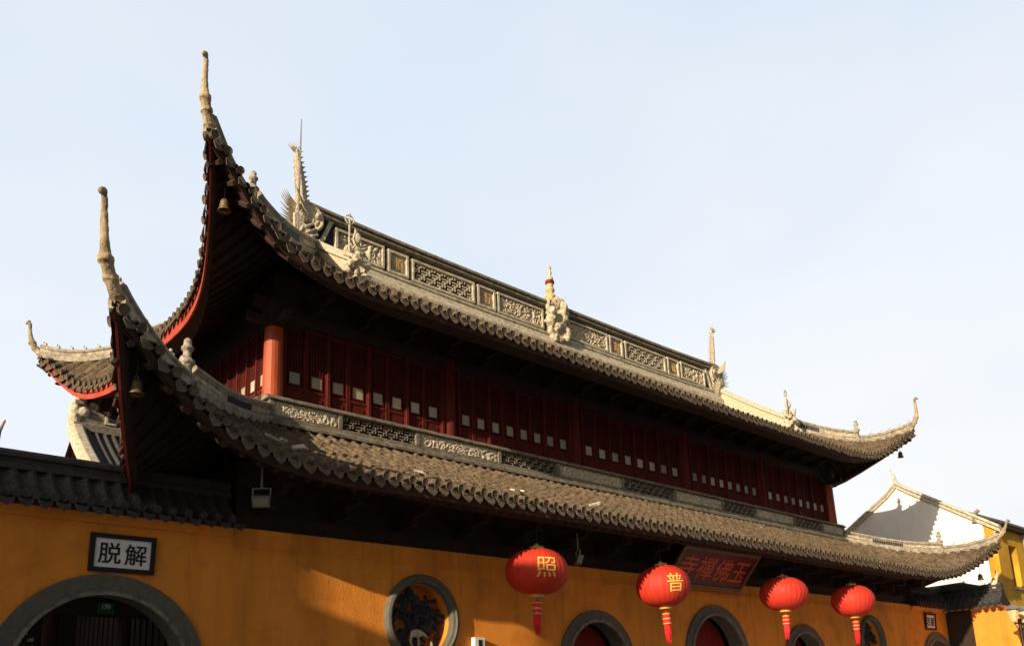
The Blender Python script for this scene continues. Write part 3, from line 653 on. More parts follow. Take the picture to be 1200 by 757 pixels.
# descending ridges with guardian figures on the front and back slopes
def descending(sg, fb_):
    x0 = XC+sg*7.5; y = lambda d: (YU-d) if fb_ == 0 else (YB+d)
    a = (x0-XL); path = []; lat = []
    for d in np.linspace(-2.3, -.1, 12):
        v = (d-upper.din)/(1.71-upper.din); z = upper.zin+(8.1-upper.zin)*v-upper.sag*1.3*4*v*(1-v)
        path.append((x0-sg*.0, y(d), z-.05)); lat.append((1, 0, 0))
    b = MB(); b.sweep(path, lat, [(-.13, 0), (.13, 0), (.13, .12), (.09, .15), (.09, .50), (.14, .53), (.14, .60), (.05, .68), (-.05, .68), (-.14, .60), (-.14, .53), (-.09, .50), (-.09, .15), (-.13, .12)])
    o = b.build('descending_ridge', M['carve'], hall, True)
    e = Vector(path[-1]); s_ = -1 if fb_ == 0 else 1; rnd = random.Random(9); b = MB()
    b.sphere(e+Vector((0, 0, .62)), .19, 8, (.8, .7, 1.3)); b.sphere(e+Vector((0, s_*.04, .98)), .105, 8, (.85, .9, 1.15)); b.cone(e+Vector((0, s_*.02, 1.05)), e+Vector((0, 0, 1.28)), .07)
    b.tube([e+Vector((-.16, 0, .78)), e+Vector((-.26, s_*.06, .6)), e+Vector((-.16, s_*.2, .5))], [.07, .06, .045], 7); b.tube([e+Vector((.16, 0, .78)), e+Vector((.27, s_*.04, .66)), e+Vector((.24, s_*.12, .9))], [.07, .06, .045], 7)
    b.tube([e+Vector((-.08, 0, .5)), e+Vector((-.1, s_*.06, .2))], [.1, .08], 7); b.tube([e+Vector((.08, 0, .5)), e+Vector((.1, s_*.02, .2))], [.1, .08], 7)
    for k in range(46): b.sphere(e+Vector((rnd.uniform(-.27, .27), s_*rnd.uniform(-.1, .32), rnd.uniform(-.05, .42))), rnd.uniform(.05, .1), 6)
    me = blob_mesh(b, 'guardian_figure', M['carve'], .03, .02, 15, 4); gf = link('guardian_figure', me, o, True)
    b = MB(); q = e+Vector((-.2, s_*.1, 0)); b.tube([q+Vector((0, 0, .3)), q+Vector((0, 0, 1.42))], .017, 5)
    b.tube([q+Vector((.09*math.cos(t), 0, 1.28+.09*math.sin(t))) for t in np.linspace(0, 6.28, 13)], .014, 5); b.build('halberd', M['stone'], o, True)
for sg in (-1, 1):
    for fb_ in (0, 1): descending(sg, fb_)

# --- hip ridges
HPR = lambda h: [(-.12, -.05), (.12, -.05), (.15, .05), (.15, .09), (.10, .12), (.085, .13), (.085, h-.12), (.10, h-.11), (.14, h-.07), (.13, h-.03), (.06, h), (-.06, h), (-.13, h-.03), (-.14, h-.07), (-.10, h-.11), (-.085, h-.12), (-.085, .13), (-.10, .12), (-.15, .09), (-.15, .05)]
TPR = [(-.09, -.05), (.09, -.05), (.10, .06), (.07, .08), (.07, .15), (.10, .17), (.10, .20), (.04, .25), (-.04, .25), (-.10, .20), (-.10, .17), (-.07, .15), (-.07, .08), (-.10, .06)]
def hip_ridge(cx, cy, sx, sy, hz, d0, d1, d2, h, fin, pw=1.0):
    lat_ = Vector((sy, -sx, 0)).normalized() if True else None
    P = lambda d, z: Vector((cx+sx*d, cy+sy*d, z))
    b = MB(); ds = np.linspace(d0, d1, 14); b.sweep([P(d, I(d, *hz)) for d in ds], [lat_]*14, HPR(h))
    o = b.build('hip_ridge', M['hipstone'], hall, True)
    # carved panels on both faces
    nseg = 3; ln = (d1-d0)/nseg
    for k in range(nseg):
        a_, c_ = d0+k*ln+.05, d0+(k+1)*ln-.05
        for side in (-1, 1):
            b = MB(); G = []; nn = max(8, int((c_-a_)*1.414/.025)); m_ = 8
            if k == 1:
                for i in range(0, nn, 2):
                    d = a_+(c_-a_)*i/nn; z = I(d, *hz); b.obox(P(d, z+h/2+.005)+lat_*(side*.092), P(.012, 0)-P(0, 0), lat_*.012, (0, 0, (h-.26)/2))
                b.build('openwork_panel', M['carvedark'], o, True)
            else:
                for i in range(nn+1):
                    row = []; d = a_+(c_-a_)*i/nn; z = I(d, *hz)
                    for j in range(m_+1):
                        zz = .135+(h-.27)*j/m_; e = 0 if i in (0, nn) or j in (0, m_) else 1
                        q = abs(math.sin(noise.noise(Vector((d*9+k*5, zz*11, side*3+cx)))*6+d*6))
                        row.append(P(d, z+zz)+lat_*(side*(.086+.035*q*e)))
                    G.append(row)
                b.grid(G); b.build('relief_panel', M['carve'], o, True)
    # post finial at the step
    b = MB(); q = P(d1, I(d1, *hz)); 
    b.lathe([(r_*pw, z) for r_, z in [(.11, -.05), (.13, .10), (.09, .13), (.085, h-.02), (.135, h), (.135, h+.04), (.07, h+.07), (.065, h+.17), (.10, h+.19), (.10, h+.225), (.055, h+.25), (.075, h+.30), (.02, h+.35)]], q, 10)
    for k in range(8): a = random.uniform(0, 6.28); b.sphere(q+Vector((.085*pw*math.cos(a), .085*pw*math.sin(a), random.uniform(.1, h+.14))), .035, 6)
    me = blob_mesh(b, 'ridge_post', M['stone'], .016, .008, 24, cx); me.materials[0] = M['hipstone']; link('ridge_post', me, o, True)
    # thin outer ridge
    b = MB(); ds = np.linspace(d1+.05, d2, 14); b.sweep([P(d, I(d, *hz)-.02+.06*((d-d1)/(d2-d1))**2) for d in ds], [lat_]*14, TPR); to = b.build('outer_ridge', M['hipstone'], o, True)
    for d in np.linspace(d1+.28, d2-.05, 5):
        b = MB(); z = I(d, *hz)+.21+.06*((d-d1)/(d2-d1))**2; b.sphere(P(d, z+.06), .032, 6); b.cone(P(d, z), P(d+.02, z+.12), .036); b.sphere(P(d+.03, z+.1), .022, 6)
        b.build('ridge_ornament', M['stone'], o, True)
    # upturned tip: carved blocks and a tapering horn with a curled head
    b = MB(); z0 = I(d2, *hz)-.05; pts = fin; prev = None
    de, ze_ = fin[-1]; path = [P(d, z) for d, z in fin]+[P(de+.025, ze_+.045), P(de+.06, ze_+.04)]; n = len(path)
    rad = np.interp(np.linspace(0, 1, n), [0, .3, .34, .42, .46, .95, 1], [.078, .066, .070, .056, .048, .028, .032])
    b.tube(path, list(rad), 8)
    for f_ in (.06, .2, .33):
        i = f_*(n-1); c = path[int(i)].lerp(path[min(int(i)+1, n-1)], i-int(i)); b.lathe([(.062, -.04), (.086, -.03), (.086, .03), (.062, .04)], c, 8)
    b.sphere(path[-2], .045, 8); b.sphere(path[-1]+Vector((0, 0, -.02)), .034, 6)
    me = blob_mesh(b, 'horn_finial', M['horn'], .016, .006, 20, cx); link('horn_finial', me, o, True)
    return o
FU = [(1.95, 9.50), (2.02, 9.60), (2.07, 9.72), (2.11, 9.85), (2.13, 9.99), (2.135, 10.12), (2.135, 10.27), (2.13, 10.44)]
FL = [(3.36, 5.90), (3.44, 5.98), (3.52, 6.09), (3.59, 6.22), (3.62, 6.38), (3.64, 6.54), (3.655, 6.71), (3.665, 6.87)]
FLR = [(3.36, 5.92), (3.42, 5.97), (3.48, 6.04), (3.53, 6.12), (3.57, 6.2), (3.60, 6.28), (3.62, 6.35), (3.64, 6.42)]
for cx, sx in ((XL, -1), (XR, 1)):
    for cy, sy in ((YU, -1), (YB, 1)):
        hip_ridge(cx, cy, sx, sy, (HZU_L if sy < 0 else HZU_B) if sx < 0 else HZU_R, -1.45, .80, 1.98, .38, FUB if sx < 0 and sy > 0 else FU, .75)
        hip_ridge(cx, cy, sx, sy, HZL, .05, 2.20, 3.40, .34, FL if sx < 0 else FLR, .78)

# ------------------------------------------------------------------ boundary walls either side of the hall
def coping(p0, p1, nrm, z, name, parent, half=.42, rise=.42, pitch=.19, both=True):
    """small tiled saddle along a wall: tiles falling both ways, drip plates, stepped ridge"""
    p0, p1, nrm = Vector(p0), Vector(p1), Vector(nrm); t = (p1-p0).normalized(); ln = (p1-p0).length; n = int(ln/pitch)
    b = MB(); prof = [(0, -.02), (.2, -.005), (.3, .045), (.5, .08), (.7, .045), (.8, -.005)]
    for s_ in ((-1, 1) if both else (1,)):
        P = []
        for i in range(n):
            for f_, h_ in prof:
                row = []
                for c in range(4):
                    for v, e in ((c/4, 0), ((c+1)/4-.004, .015)):
                        u = .06+(half-.06)*v; row.append(p0+t*((i+f_)*ln/n)+nrm*(s_*u)+Vector((0, 0, z+rise*(1-v)**1.15+h_+e+random.uniform(-.004, .004))))
                P.append(row)
        b.grid(P)
    o = b.build(name, M['tile_dark'], parent, True)
    d = MB()
    for s_ in ((-1, 1) if both else (1,)):
        nn = nrm*s_
        for i in range(n+1):
            p = p0+t*(i*ln/n)+nn*(half+.005)+Vector((0, 0, z-.01)); dn = (Vector((0, 0, -1))+nn*random.uniform(.2, .4)).normalized()
            sh = [(-.08, -.012), (-.078, .045), (-.05, .085), (0, .12), (.05, .085), (.078, .045), (.08, -.012), (.04, .012), (0, .02), (-.04, .012)]
            f_ = [p+t*x+dn*y+nn*(.03-2.2*x*x) for x, y in sh]; bk = [q-nn*.015 for q in f_]; m_ = len(sh)
            d.add(f_+bk, [tuple(range(m_)), tuple(range(2*m_-1, m_-1, -1))]+[(j, m_+j, m_+(j+1) % m_, (j+1) % m_) for j in range(m_)])
            if i < n:
                c = p0+t*((i+.5)*ln/n)+nn*half+Vector((0, 0, z+.04)); d.tube([c-nn*.06, c+nn*.03], .055, 8)
    d.build('drip_tiles', M['tile_dark'], o, True)
    r_ = MB(); zt = z+rise
    r_.sweep([p0, p1], [nrm, nrm], [(-.15, zt-.03), (.15, zt-.03), (.15, zt+.03), (.09, zt+.05), (.09, zt+.10), (.13, zt+.12), (.12, zt+.17), (.05, zt+.22), (-.05, zt+.22), (-.12, zt+.17), (-.13, zt+.12), (-.09, zt+.10), (-.09, zt+.05), (-.15, zt+.03)])
    r_.build('coping_ridge', M['tile_dark'], o, True)
    u = MB(); u.sweep([p0, p1], [nrm, nrm], [(-half+.04, z-.05), (half-.04, z-.05), (.1, z+rise-.06), (-.1, z+rise-.06)]); u.build('coping_core', M['darkwood'], o, True)
    c = MB(); c.sweep([p0, p1], [nrm, nrm], [(-.22, z-.16), (.22, z-.16), (.25, z-.10), (.29, z-.052), (-.29, z-.052), (-.25, z-.10)]); c.build('cornice', M['plaster'], o, True)
    return o
def gate_wall(name, x0, x1, ax, az_, ar, label, cl_end):
    o = empty(name, ((x0+x1)/2, YW, 0), label, 'wall')
    me = plate('wall', [(x0, 0), (x1, 0), (x1, 4.0), (x0, 4.0)], [archz(ax, az_, ar-.1, .02)], .36, M['plaster'])
    me.transform(Matrix.Translation((0, YW, 0))); link('wall', me, o, True)
    me = plate('arch_surround', archz(ax, az_, ar, 0), [archz(ax, az_, ar-.22, -.2)], .44, M['greystone'])
    me.transform(Matrix.Translation((0, YW-.05, 0))); s_ = link('arch_surround', me, o, True)
    me = plate('inner_moulding', archz(ax, az_, ar-.2, 0), [archz(ax, az_, ar-.25, -.2)], .04, M['moulding'])
    me.transform(Matrix.Translation((0, YW-.07, 0))); link('inner_moulding', me, s_, False)
    coping((x0, YW+.18, 0), (cl_end, YW+.18, 0), (0, -1, 0), 4.06, 'tile_coping', o)
    return o
gate_wall('boundary_wall', -6.0, WL-.002, 3.05, 2.07, 1.22, 'ochre boundary wall with dark tiled coping and open stone arch left of the hall', WL-.05)
gate_wall('boundary_wall', WR+.002, 28.3, 26.75, 2.12, 1.18, 'ochre boundary wall with dark tiled coping right of the hall beyond the last lantern', 28.0)
XP = 27.75
ww = empty('wing_wall', (XP, 9.4, 0), 'short ochre wing wall under hipped dark tiles jutting toward the street lamp', 'wall')
b = MB(); b.box((XP, 8.2, 0), (XP+.4, YW-.002, 3.86)); part('wall', b, M['plaster'], ww)
coping((XP+.2, 8.95, 0), (XP+.2, YW+.15, 0), (-1, 0, 0), 4.03, 'tile_coping', ww, .5, .42)
b = MB()                                                                     # stepped swelling where the two copings meet
b.sweep([(XP-.9, YW+.18, 0), (XP+.1, YW+.15, .12), (XP+.2, YW-.5, .15), (XP+.2, 9.6, 0)], [(0, 1, 0), (.6, .8, 0), (1, .2, 0), (1, 0, 0)], [(-.14, 4.46), (.14, 4.46), (.14, 4.60), (.05, 4.68), (-.05, 4.68), (-.14, 4.60)])
part('corner_ridge', b, M['tile_dark'], ww)
b = MB(); q = Vector((XP+.2, 9.15, 4.55))
b2 = MB(); b2.box((XP-.06, 9.86, 0), (XP-.001, YW-.003, 3.99)); part('corner_shade_slab', b2, M['darkwood'], ww)  # dark slab added in place of the deep corner shadow
b = MB(); b.tube([q, q+Vector((0, -.03, .2)), q+Vector((0, -.12, .38)), q+Vector((0, -.08, .5))], [.08, .07, .05, .02], 7); b.sphere(q+Vector((0, 0, .05)), .13, 7)
part('ridge_finial', b, M['stone'], ww)

# ------------------------------------------------------------------ gate interior
pf = empty('timber_porch', (3.1, 12.6, 0), 'dark timber porch frame of posts and lintel inside the left arch', 'porch')
b = MB(); b.box((1.2, 12.55, 3.02), (5.2, 12.75, 3.28)); part('lintel', b, M['darkwood'], pf)
for x in (2.2, 2.95, 3.9, 4.5): b = MB(); b.lathe([(.11, 0), (.10, 3.02)], (x, 12.65, 0), 12); part('post', b, M['darkwood'], pf)
b = MB(); b.box((0.6, 12.4, 3.75), (4.39, 13.2, 3.85)); b.box((1.2, 12.5, 3.281), (5.2, 12.8, 3.749)); part('porch_roof', b, M['darkwood'], pf)
b = MB(); b.box((4.40, 10.99, 0), (4.46, 17.0, 3.7))
for i in range(22): b.box((4.375, 11.0+i*.27, 0), (4.399, 11.06+i*.27, 3.7))
part('shade_screen', b, M['darkwood'], pf)  # added dark screen, hides the plaster side to keep the arch dim
def shrub(x, y, h_, seed, label):
    o = empty('shrub', (x, y, 0), label, 'shrub', None); rnd = random.Random(seed)
    b = MB()
    for k in range(6): a = rnd.uniform(0, 6.28); b.tube([(0, 0, 0), (.12*math.cos(a), .12*math.sin(a), h_*.4), (.3*math.cos(a), .3*math.sin(a), h_*.85)], [.03, .02, .008], 5)
    b.build('stem', M['bark'], o, False)
    b = MB()
    for k in range(900):
        a = rnd.uniform(0, 6.28); z = h_*(.25+.75*rnd.random()); rr = .6*math.sqrt(rnd.random())*(1.1-.5*abs(z/h_-.6))
        c = Vector((rr*math.cos(a), rr*math.sin(a), z)); u = Vector((rnd.gauss(0, 1), rnd.gauss(0, 1), rnd.gauss(0, 1))).normalized(); v = u.orthogonal().normalized(); s_ = rnd.uniform(.04, .07)
        b.add([c-u*s_, c+v*s_*.45, c+u*s_, c-v*s_*.45], [(0, 1, 2, 3)])
    b.build('foliage', M['leaf'], o, False); return o
shrub(2.55, 14.2, 2.9, 1, 'leafy courtyard shrub behind the left posts inside the arch'); shrub(3.7, 14.6, 2.7, 2, 'leafy courtyard shrub near the middle inside the left arch')
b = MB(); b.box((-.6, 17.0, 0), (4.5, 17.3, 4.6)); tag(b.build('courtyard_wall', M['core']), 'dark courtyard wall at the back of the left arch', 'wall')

# ------------------------------------------------------------------ signs
def board(name, c, w_, h_, fr, m_in, m_fr, tilt=0, label='', cat='sign'):
    o = empty(name, c, label, cat); o.rotation_euler = (tilt, 0, 0)
    b = MB(); t = .05
    b.box((-w_/2, -t, -h_/2), (-w_/2+fr, 0, h_/2)); b.box((w_/2-fr, -t, -h_/2), (w_/2, 0, h_/2)); b.box((-w_/2+fr, -t+.001, h_/2-fr), (w_/2-fr, -.001, h_/2)); b.box((-w_/2+fr, -t+.001, -h_/2), (w_/2-fr, -.001, -h_/2+fr))
    b.build('frame', m_fr, o, False)
    b = MB(); b.box((-w_/2+fr, -.025, -h_/2+fr), (w_/2-fr, -.002, h_/2-fr)); b.build('board', m_in, o, False)
    return o
def glyph(o, txt, size, x, z, m, bold, y=-.03, sx=1.0):
    me = text_mesh(txt, size, .008, m, bold); me.transform(Matrix.Diagonal((sx, 1, 1, 1))); q = link('character', me, o, False); q.location = (x, y, z); return q
o = board('gate_plaque', (3.19, YW-.012, 3.55), .76, .46, .055, M['paper'], M['black'], R(4), 'white plaque with two black brush characters in black frame above the left arch')
glyph(o, '脱', .27, -.15, 0, M['black'], .0022); glyph(o, '解', .27, .15, -.005, M['black'], .0022)
o = board('gate_plaque', (26.42, YW-.012, 3.60), .72, .50, .055, M['paper'], M['black'], R(4), 'small white plaque with two black characters above the far right arch')
glyph(o, '若', .27, -.14, 0, M['black'], .0022); glyph(o, '般', .27, .14, 0, M['black'], .0022)
hp = board('temple_nameboard', (14.72, 10.06, 4.21), 2.66, .94, .08, M['sign'], M['signedge'], R(41), 'large maroon name board with carved frame tilted out under the eave above the middle arch')
for i, ch in enumerate('寺禪佛玉'): glyph(hp, ch, .58, -.90+i*.60, .0, M['signred'], .004)
for x in (-1.2, 1.2): b = MB(); b.tube([(x, .0, .45), (x, .45, .62)], .015, 5); b.build('hanger', M['metal'], hp, False)
o = empty('house_number_plate', (3.61, 12.53, 3.12), 'small green house number plate reading 170 on the porch lintel', 'sign')
b = MB(); b.box((-.11, 0, -.08), (.11, .015, .08)); b.build('plate', M['green'], o, False)
glyph(o, '170', .085, 0, .025, M['whitepaint'], .001, -.004)

# ------------------------------------------------------------------ lanterns
def lantern_proto():
    o = empty('lantern', (0, 0, 0)); rx, rzz = .50, .375
    b = MB(); n = 140; rows = 26; vs = []; fs = []
    for i in range(rows+1):
        th = math.pi*(.045+.91*i/rows)
        for k in range(n):
            ph = 2*math.pi*k/n; rib = 1+.020*abs(math.cos(ph*14)) ; r_ = rx*math.sin(th)**.85*rib
            vs.append((r_*math.cos(ph), r_*math.sin(ph), rzz*math.cos(th)))
    for i in range(rows):
        for k in range(n): fs.append((i*n+k, (i+1)*n+k, (i+1)*n+(k+1) % n, i*n+(k+1) % n))
    b.add(vs, fs); b.build('silk_shade', M['lantern'], o, False, True)
    b = MB(); b.lathe([(.07, .36), (.12, .362), (.12, .40), (.05, .42), (.03, .45)], n=16); b.build('top_cap', M['gold'], o, False)
    b = MB(); b.lathe([(.06, -.42), (.11, -.41), (.12, -.375), (.14, -.362), (.07, -.358)], n=16); b.build('bottom_ring', M['gold'], o, False)
    b = MB(); b.tube([(0, 0, .44), (0, 0, .95)], .008, 5); b.build('cord', M['black'], o, False)
    b = MB(); b.tube([(0, 0, -.41), (0, 0, -.47)], .012, 5); b.lathe([(.055, -.70), (.075, -.68), (.075, -.50), (.05, -.47)], n=12); 
    for k in range(14): a = 6.283*k/14; b.tube([(.045*math.cos(a), .045*math.sin(a), -.69), (.05*math.cos(a), .05*math.sin(a), -.85), (.03*math.cos(a)+.02, .03*math.sin(a), -.93-.04*(k % 3))], [.016, .014, .008], 5)
    b.build('tassel', M['tassel'], o, False)
    b = MB()
    for z in (-.50, -.585, -.67):
        b.lathe([(.076, z-.012), (.081, z-.008), (.081, z+.008), (.076, z+.012)], n=12)
    b.build('tassel_bands', M['gold'], o, False)
    return o
LAN = [((9.22, 9.62, 3.66), '照', 'red lantern with gold character hanging beside the round window, nearest of the row'),
       ((12.43, 9.62, 3.64), '普', 'red lantern with gold character hanging just left of the maroon name board'),
       ((16.62, 9.62, 3.74), None, 'plain faced red lantern hanging over the small arch right of the name board'),
       ((19.74, 9.62, 3.76), None, 'plain faced red lantern farthest along the row beside the second round window')]
lp = lantern_proto()
for i, (c, ch, lab) in enumerate(LAN):
    o = lp if i == 0 else copy_tree(lp)
    o.location = c; o.rotation_euler = (.03*(-1)**i, (.02, -.035, .045, -.02)[i], .4*i); o.scale = ((1, 1, 1), (.985, .985, 1.03), (1.01, 1.01, .97), (.99, .99, 1.015))[i]; tag(o, lab, 'lantern', 'red lanterns hanging under the lower eave')
for o, (c, ch, lab) in zip([q for q in COL.objects if q.name.startswith('lantern')], LAN):
    if not ch: continue
    me = text_mesh(ch, .36, .006, M['lantern_gold'], .0)
    bm = bmesh.new(); bm.from_mesh(me); bmesh.ops.triangulate(bm, faces=bm.faces); bmesh.ops.subdivide_edges(bm, edges=[e for e in bm.edges if e.calc_length() > .05], cuts=2); bm.to_mesh(me); bm.free()
    for v in me.vertices:
        a = v.co.x/.5; z = v.co.z+.01; s_ = max(.1, 1-(z/.375)**2); rr = .50*s_**.43*1.02+.005-v.co.y
        v.co = (rr*math.sin(a), -rr*math.cos(a), z)
    q = link('character', me, o, False); q.rotation_euler = (0, 0, -o.rotation_euler.z-math.atan2(.42, .90))

# ------------------------------------------------------------------ wind bells under the eave corners
def bell_proto():
    o = empty('wind_bell', (0, 0, 0)); b = MB()
    b.lathe([(.02, .13), (.06, .125), (.085, .09), (.095, .02), (.10, -.05), (.125, -.11), (.135, -.13), (.12, -.13), (.09, -.06), (.08, .05), (.02, .09)], n=16); b.build('bell_body', M['bronze'], o, False, True)
    b = MB(); b.tube([(.03*math.cos(t), 0, .155+.03*math.sin(t)) for t in np.linspace(0, 6.28, 9)], .01, 5); b.tube([(0, 0, .18), (0, 0, .5)], .006, 4); b.build('hook', M['metal'], o, False)
    b = MB(); b.tube([(0, 0, .08), (0, 0, -.12)], .008, 4); b.sphere((0, 0, -.13), .025, 6); b.build('clapper', M['bronze'], o, False); return o
bp_ = bell_proto(); used = [bp_]
for cx, cy, sx, sy, d, z, lab in ((XL, YU, -1, -1, 1.55, 8.66, 'bronze wind bell under the upper left eave tip against the red fascia'), (XL, YU, -1, -1, 3.04, 5.08, 'bronze wind bell under the lower left eave tip, largest of the bells'),
        (XR, YU, 1, -1, 1.66, 8.64, 'bronze wind bell under the upper right eave tip against the sky'), (XR, YU, 1, -1, 2.92, 4.76, 'bronze wind bell under the lower right eave tip before the white gable'),
        (XL, YB, -1, 1, 1.66, 8.62, 'small bronze wind bell under the far left eave tip behind the hall')):
    o = used.pop() if used else copy_tree(bp_); o.location = (cx+sx*d, cy+sy*d, z+.04); o.scale = (.68,)*3; tag(o, lab, 'bell', 'wind bells under the eave corners')

# ------------------------------------------------------------------ floodlights, camera box, loose tiles
def flood(loc, rz, tilt, label):
    o = empty('floodlight', loc, label, 'floodlight', 'floodlights under the lower eave', rz); b = MB()
    b.box((-.17, -.06, -.12), (.17, .06, .12)); b.box((-.19, -.075, -.14), (.19, -.061, .14)); ob = b.build('housing', M['metal'], o, False); ob.rotation_euler = (tilt, 0, 0)
    b = MB(); b.box((-.15, -.082, -.10), (.15, -.0755, .10)); ob = b.build('glass', M['pane'], o, False); ob.rotation_euler = (tilt, 0, 0)
    b = MB(); b.box((-.2, -.015, -.02), (-.172, .015, .24)); b.box((.172, -.015, -.02), (.2, .015, .24)); b.box((-.2, -.015, .241), (.2, .015, .265)); b.box((-.02, -.02, .266), (.02, .02, .75)); b.build('bracket', M['metal'], o, False)
    o.scale = (.62,)*3; return o
flood((4.78, 10.2, 4.36), R(-35), R(40), 'pale square floodlight under the lower eave near the wall corner'); flood((10.55, 9.95, 4.02), R(60), R(20), 'dark floodlight on a bracket between the first lantern and the name board')
o = empty('junction_box', (8.72, YW-.06, 2.58), 'small white box fixed to the ochre wall right of the round window', 'box'); b = MB()
b.box((-.1, -.05, -.1), (.1, .06, .1)); b.build('housing', M['whitepaint'], o, False); b = MB(); b.box((-.03, -.058, -.07), (.04, -.051, .06)); b.build('screen', M['black'], o, False)
for (a, v, s_, lab) in ((-1.15, .72, .13, 'loose pale tile lying on the shaded lower roof, nearest the corner'), (-.85, .80, .10, 'loose pale tile on the lower roof just right of the nearest one'), (1.25, .80, .12, 'loose pale tile at the lower eave below the second openwork panel'), (3.0, .84, .11, 'loose pale tile at the lower eave left of the first lantern'), (5.0, .8, .11, 'loose pale tile on the lower roof above the first lantern')):
    p_ = lower.pt(0, a, v, .12); o = empty('loose_tile', p_, lab, 'tile', 'loose tiles lying on the lower roof', random.uniform(-.6, .6)); b = MB()
    q1, q2 = random.uniform(.3, .8), random.uniform(-.3, .3)
    b.obox((0, 0, .03), (s_*.9, 0, s_*q2), (0, s_*.35, s_*.35*q1), (0, -.012*q1, .012)); b.obox((s_*.5, -.1, .0), (s_*.35, .02, 0), (0, s_*.3, s_*.12), (0, -.004, .012)); b.build('tile', M['stone'], o, False)

# ------------------------------------------------------------------ building behind on the left
rh = empty('rear_hall', (9, 25, 0), 'rear hall with dark tiled roof, panelled ridge and pale curved verge above the left coping', 'temple')
RYR = 24.0; rx0 = 5.75; rx1 = 16
b = MB(); b.box((rx0+.5, RYR-3, 0), (rx1, RYR+3, 7.0)); part('wall', b, M['redwood'], rh)
b = MB(); b.add([(rx0+.35, RYR-2.9, 7.0), (rx0+.35, RYR+2.9, 7.0), (rx0+.35, RYR, 9.4)], [(0, 1, 2)]); part('gable', b, M['fascia'], rh)
b = MB()
for s_ in (-1, 1):
    P = []; n = int((rx1-rx0)/.22)
    for i in range(n):
        for f_, h_ in ((0, -.02), (.2, 0), (.3, .05), (.5, .09), (.7, .05), (.8, 0)):
            P.append([Vector((rx0+(i+f_)*.22, RYR+s_*3.6*v, 9.45-2.75*v**.85+.0*v+h_)) for v in np.linspace(0, 1, 12)])
    b.grid(P)
part('roof', b, M['tile_dark'], rh)
b = MB(); b.sweep([(rx0-.05, RYR, 0), (rx1, RYR, 0)], [(0, -1, 0)]*2, [(-.2, 9.3), (.2, 9.3), (.2, 9.5), (.1, 9.56), (.1, 10.0), (.18, 10.05), (.16, 10.15), (-.16, 10.15), (-.18, 10.05), (-.1, 10.0), (-.1, 9.56), (-.2, 9.5)]); rg = part('ridge', b, M['moulding'], rh)
for i in range(5):
    x = rx0+.75+i*.9
    b = MB(); b.box((x, RYR-.15, 9.6), (x+.7, RYR-.102, 9.97)); b.build('ridge_panel', M['carve'], rg, True)
    b = MB(); b.box((x+.07, RYR-.16, 9.66), (x+.63, RYR-.151, 9.91)); b.build('panel_inset', M['carvedark'], rg, True)
b = MB(); vv = np.linspace(0, 1, 12); b.sweep([(rx0+.05, RYR-3.6*v, 9.45-2.75*v**.85) for v in vv], [(1, 0, 0)]*12, [(-.22, -.15), (.18, -.15), (.18, .14), (.1, .22), (-.1, .22), (-.22, .12)]); part('verge', b, M['stone'], rh)
b = MB(); b.tube([(rx0, RYR, 9.5), (rx0-.02, RYR, 10.0), (rx0+.10, RYR, 10.3), (rx0+.05, RYR, 10.6)], [.17, .16, .11, .03], 8); b.sphere((rx0+.2, RYR-.05, 9.85), .17, 8)
for k in range(7): b.cone((rx0+.05, RYR, 9.95+k*.1), (rx0+.38, RYR, 10.05+k*.1), .035)
me = blob_mesh(b, 'ridge_finial', M['stone'], .05, .02, 10, 1); link('ridge_finial', me, rh, True)
pv = empty('distant_pavilion', (2.0, 28, 0), 'distant dark roof peak with a thin upright horn just above the far left coping', 'temple')
b = MB(); b.box((2.6, 26.5, 0), (7.0, 29.5, 7.2)); part('wall', b, M['redwood'], pv)
b = MB(); b.sweep([(4.6, 28.0, .35), (5.3, 28, .05), (8.5, 28, 0)], [(0, -1, 0)]*3, [(-1.9, 7.4), (1.9, 7.4), (.25, 8.9), (.12, 9.2), (-.12, 9.2), (-.25, 8.9)]); part('roof', b, M['tile_dark'], pv)
b = MB(); b.tube([(4.7, 28, 9.3), (4.62, 28, 9.8), (4.68, 28, 10.2), (4.8, 28, 10.55)], [.13, .09, .06, .03], 6); part('horn_finial', b, M['moulding'], pv)

# ------------------------------------------------------------------ yellow building with white gable on the right
yb = empty('street_house', (40, 13.8, 0), 'yellow rendered house with white gable and tiled verge beyond the wing wall', 'house')
GX, YF, YA, YBk = 30.0, 9.86, 12.46, 15.3; ZA, ZE = 8.36, 6.86
gp = [(YF+.02, 0), (YBk, 0), (YBk, ZE-.1), (YA+1.2, ZA-.47), (YA+.35, ZA+.07), (YA, ZA+.38), (YA-.4, ZA+.08), (YA-1.2, ZA-.45), (YF+.02, ZE+.03)]; n = len(gp)
b = MB(); b.add([(GX, y, z) for y, z in gp]+[(GX+.25, y, z) for y, z in gp], [tuple(range(n)), tuple(range(2*n-1, n-1, -1))]+[(i, n+i, n+(i+1) % n, (i+1) % n) for i in range(n)])
part('gable_wall', b, M['white'], yb)
wins = [(31.05, 4.83, .77, 1.41), (33.85, 5.05, .82, 1.36), (36.7, 5.05, .82, 1.36), (31.2, 1.6, .82, 1.45), (34.2, 1.6, .82, 1.45)]
me = plate('front_wall', [(GX, 0), (48, 0), (48, ZE), (GX, ZE)], [[(x, z), (x+w_, z), (x+w_, z+h_), (x, z+h_)] for x, z, w_, h_ in wins], .3, M['yellow']); me.transform(Matrix.Translation((0, YF-.3, 0))); link('front_wall', me, yb, True)
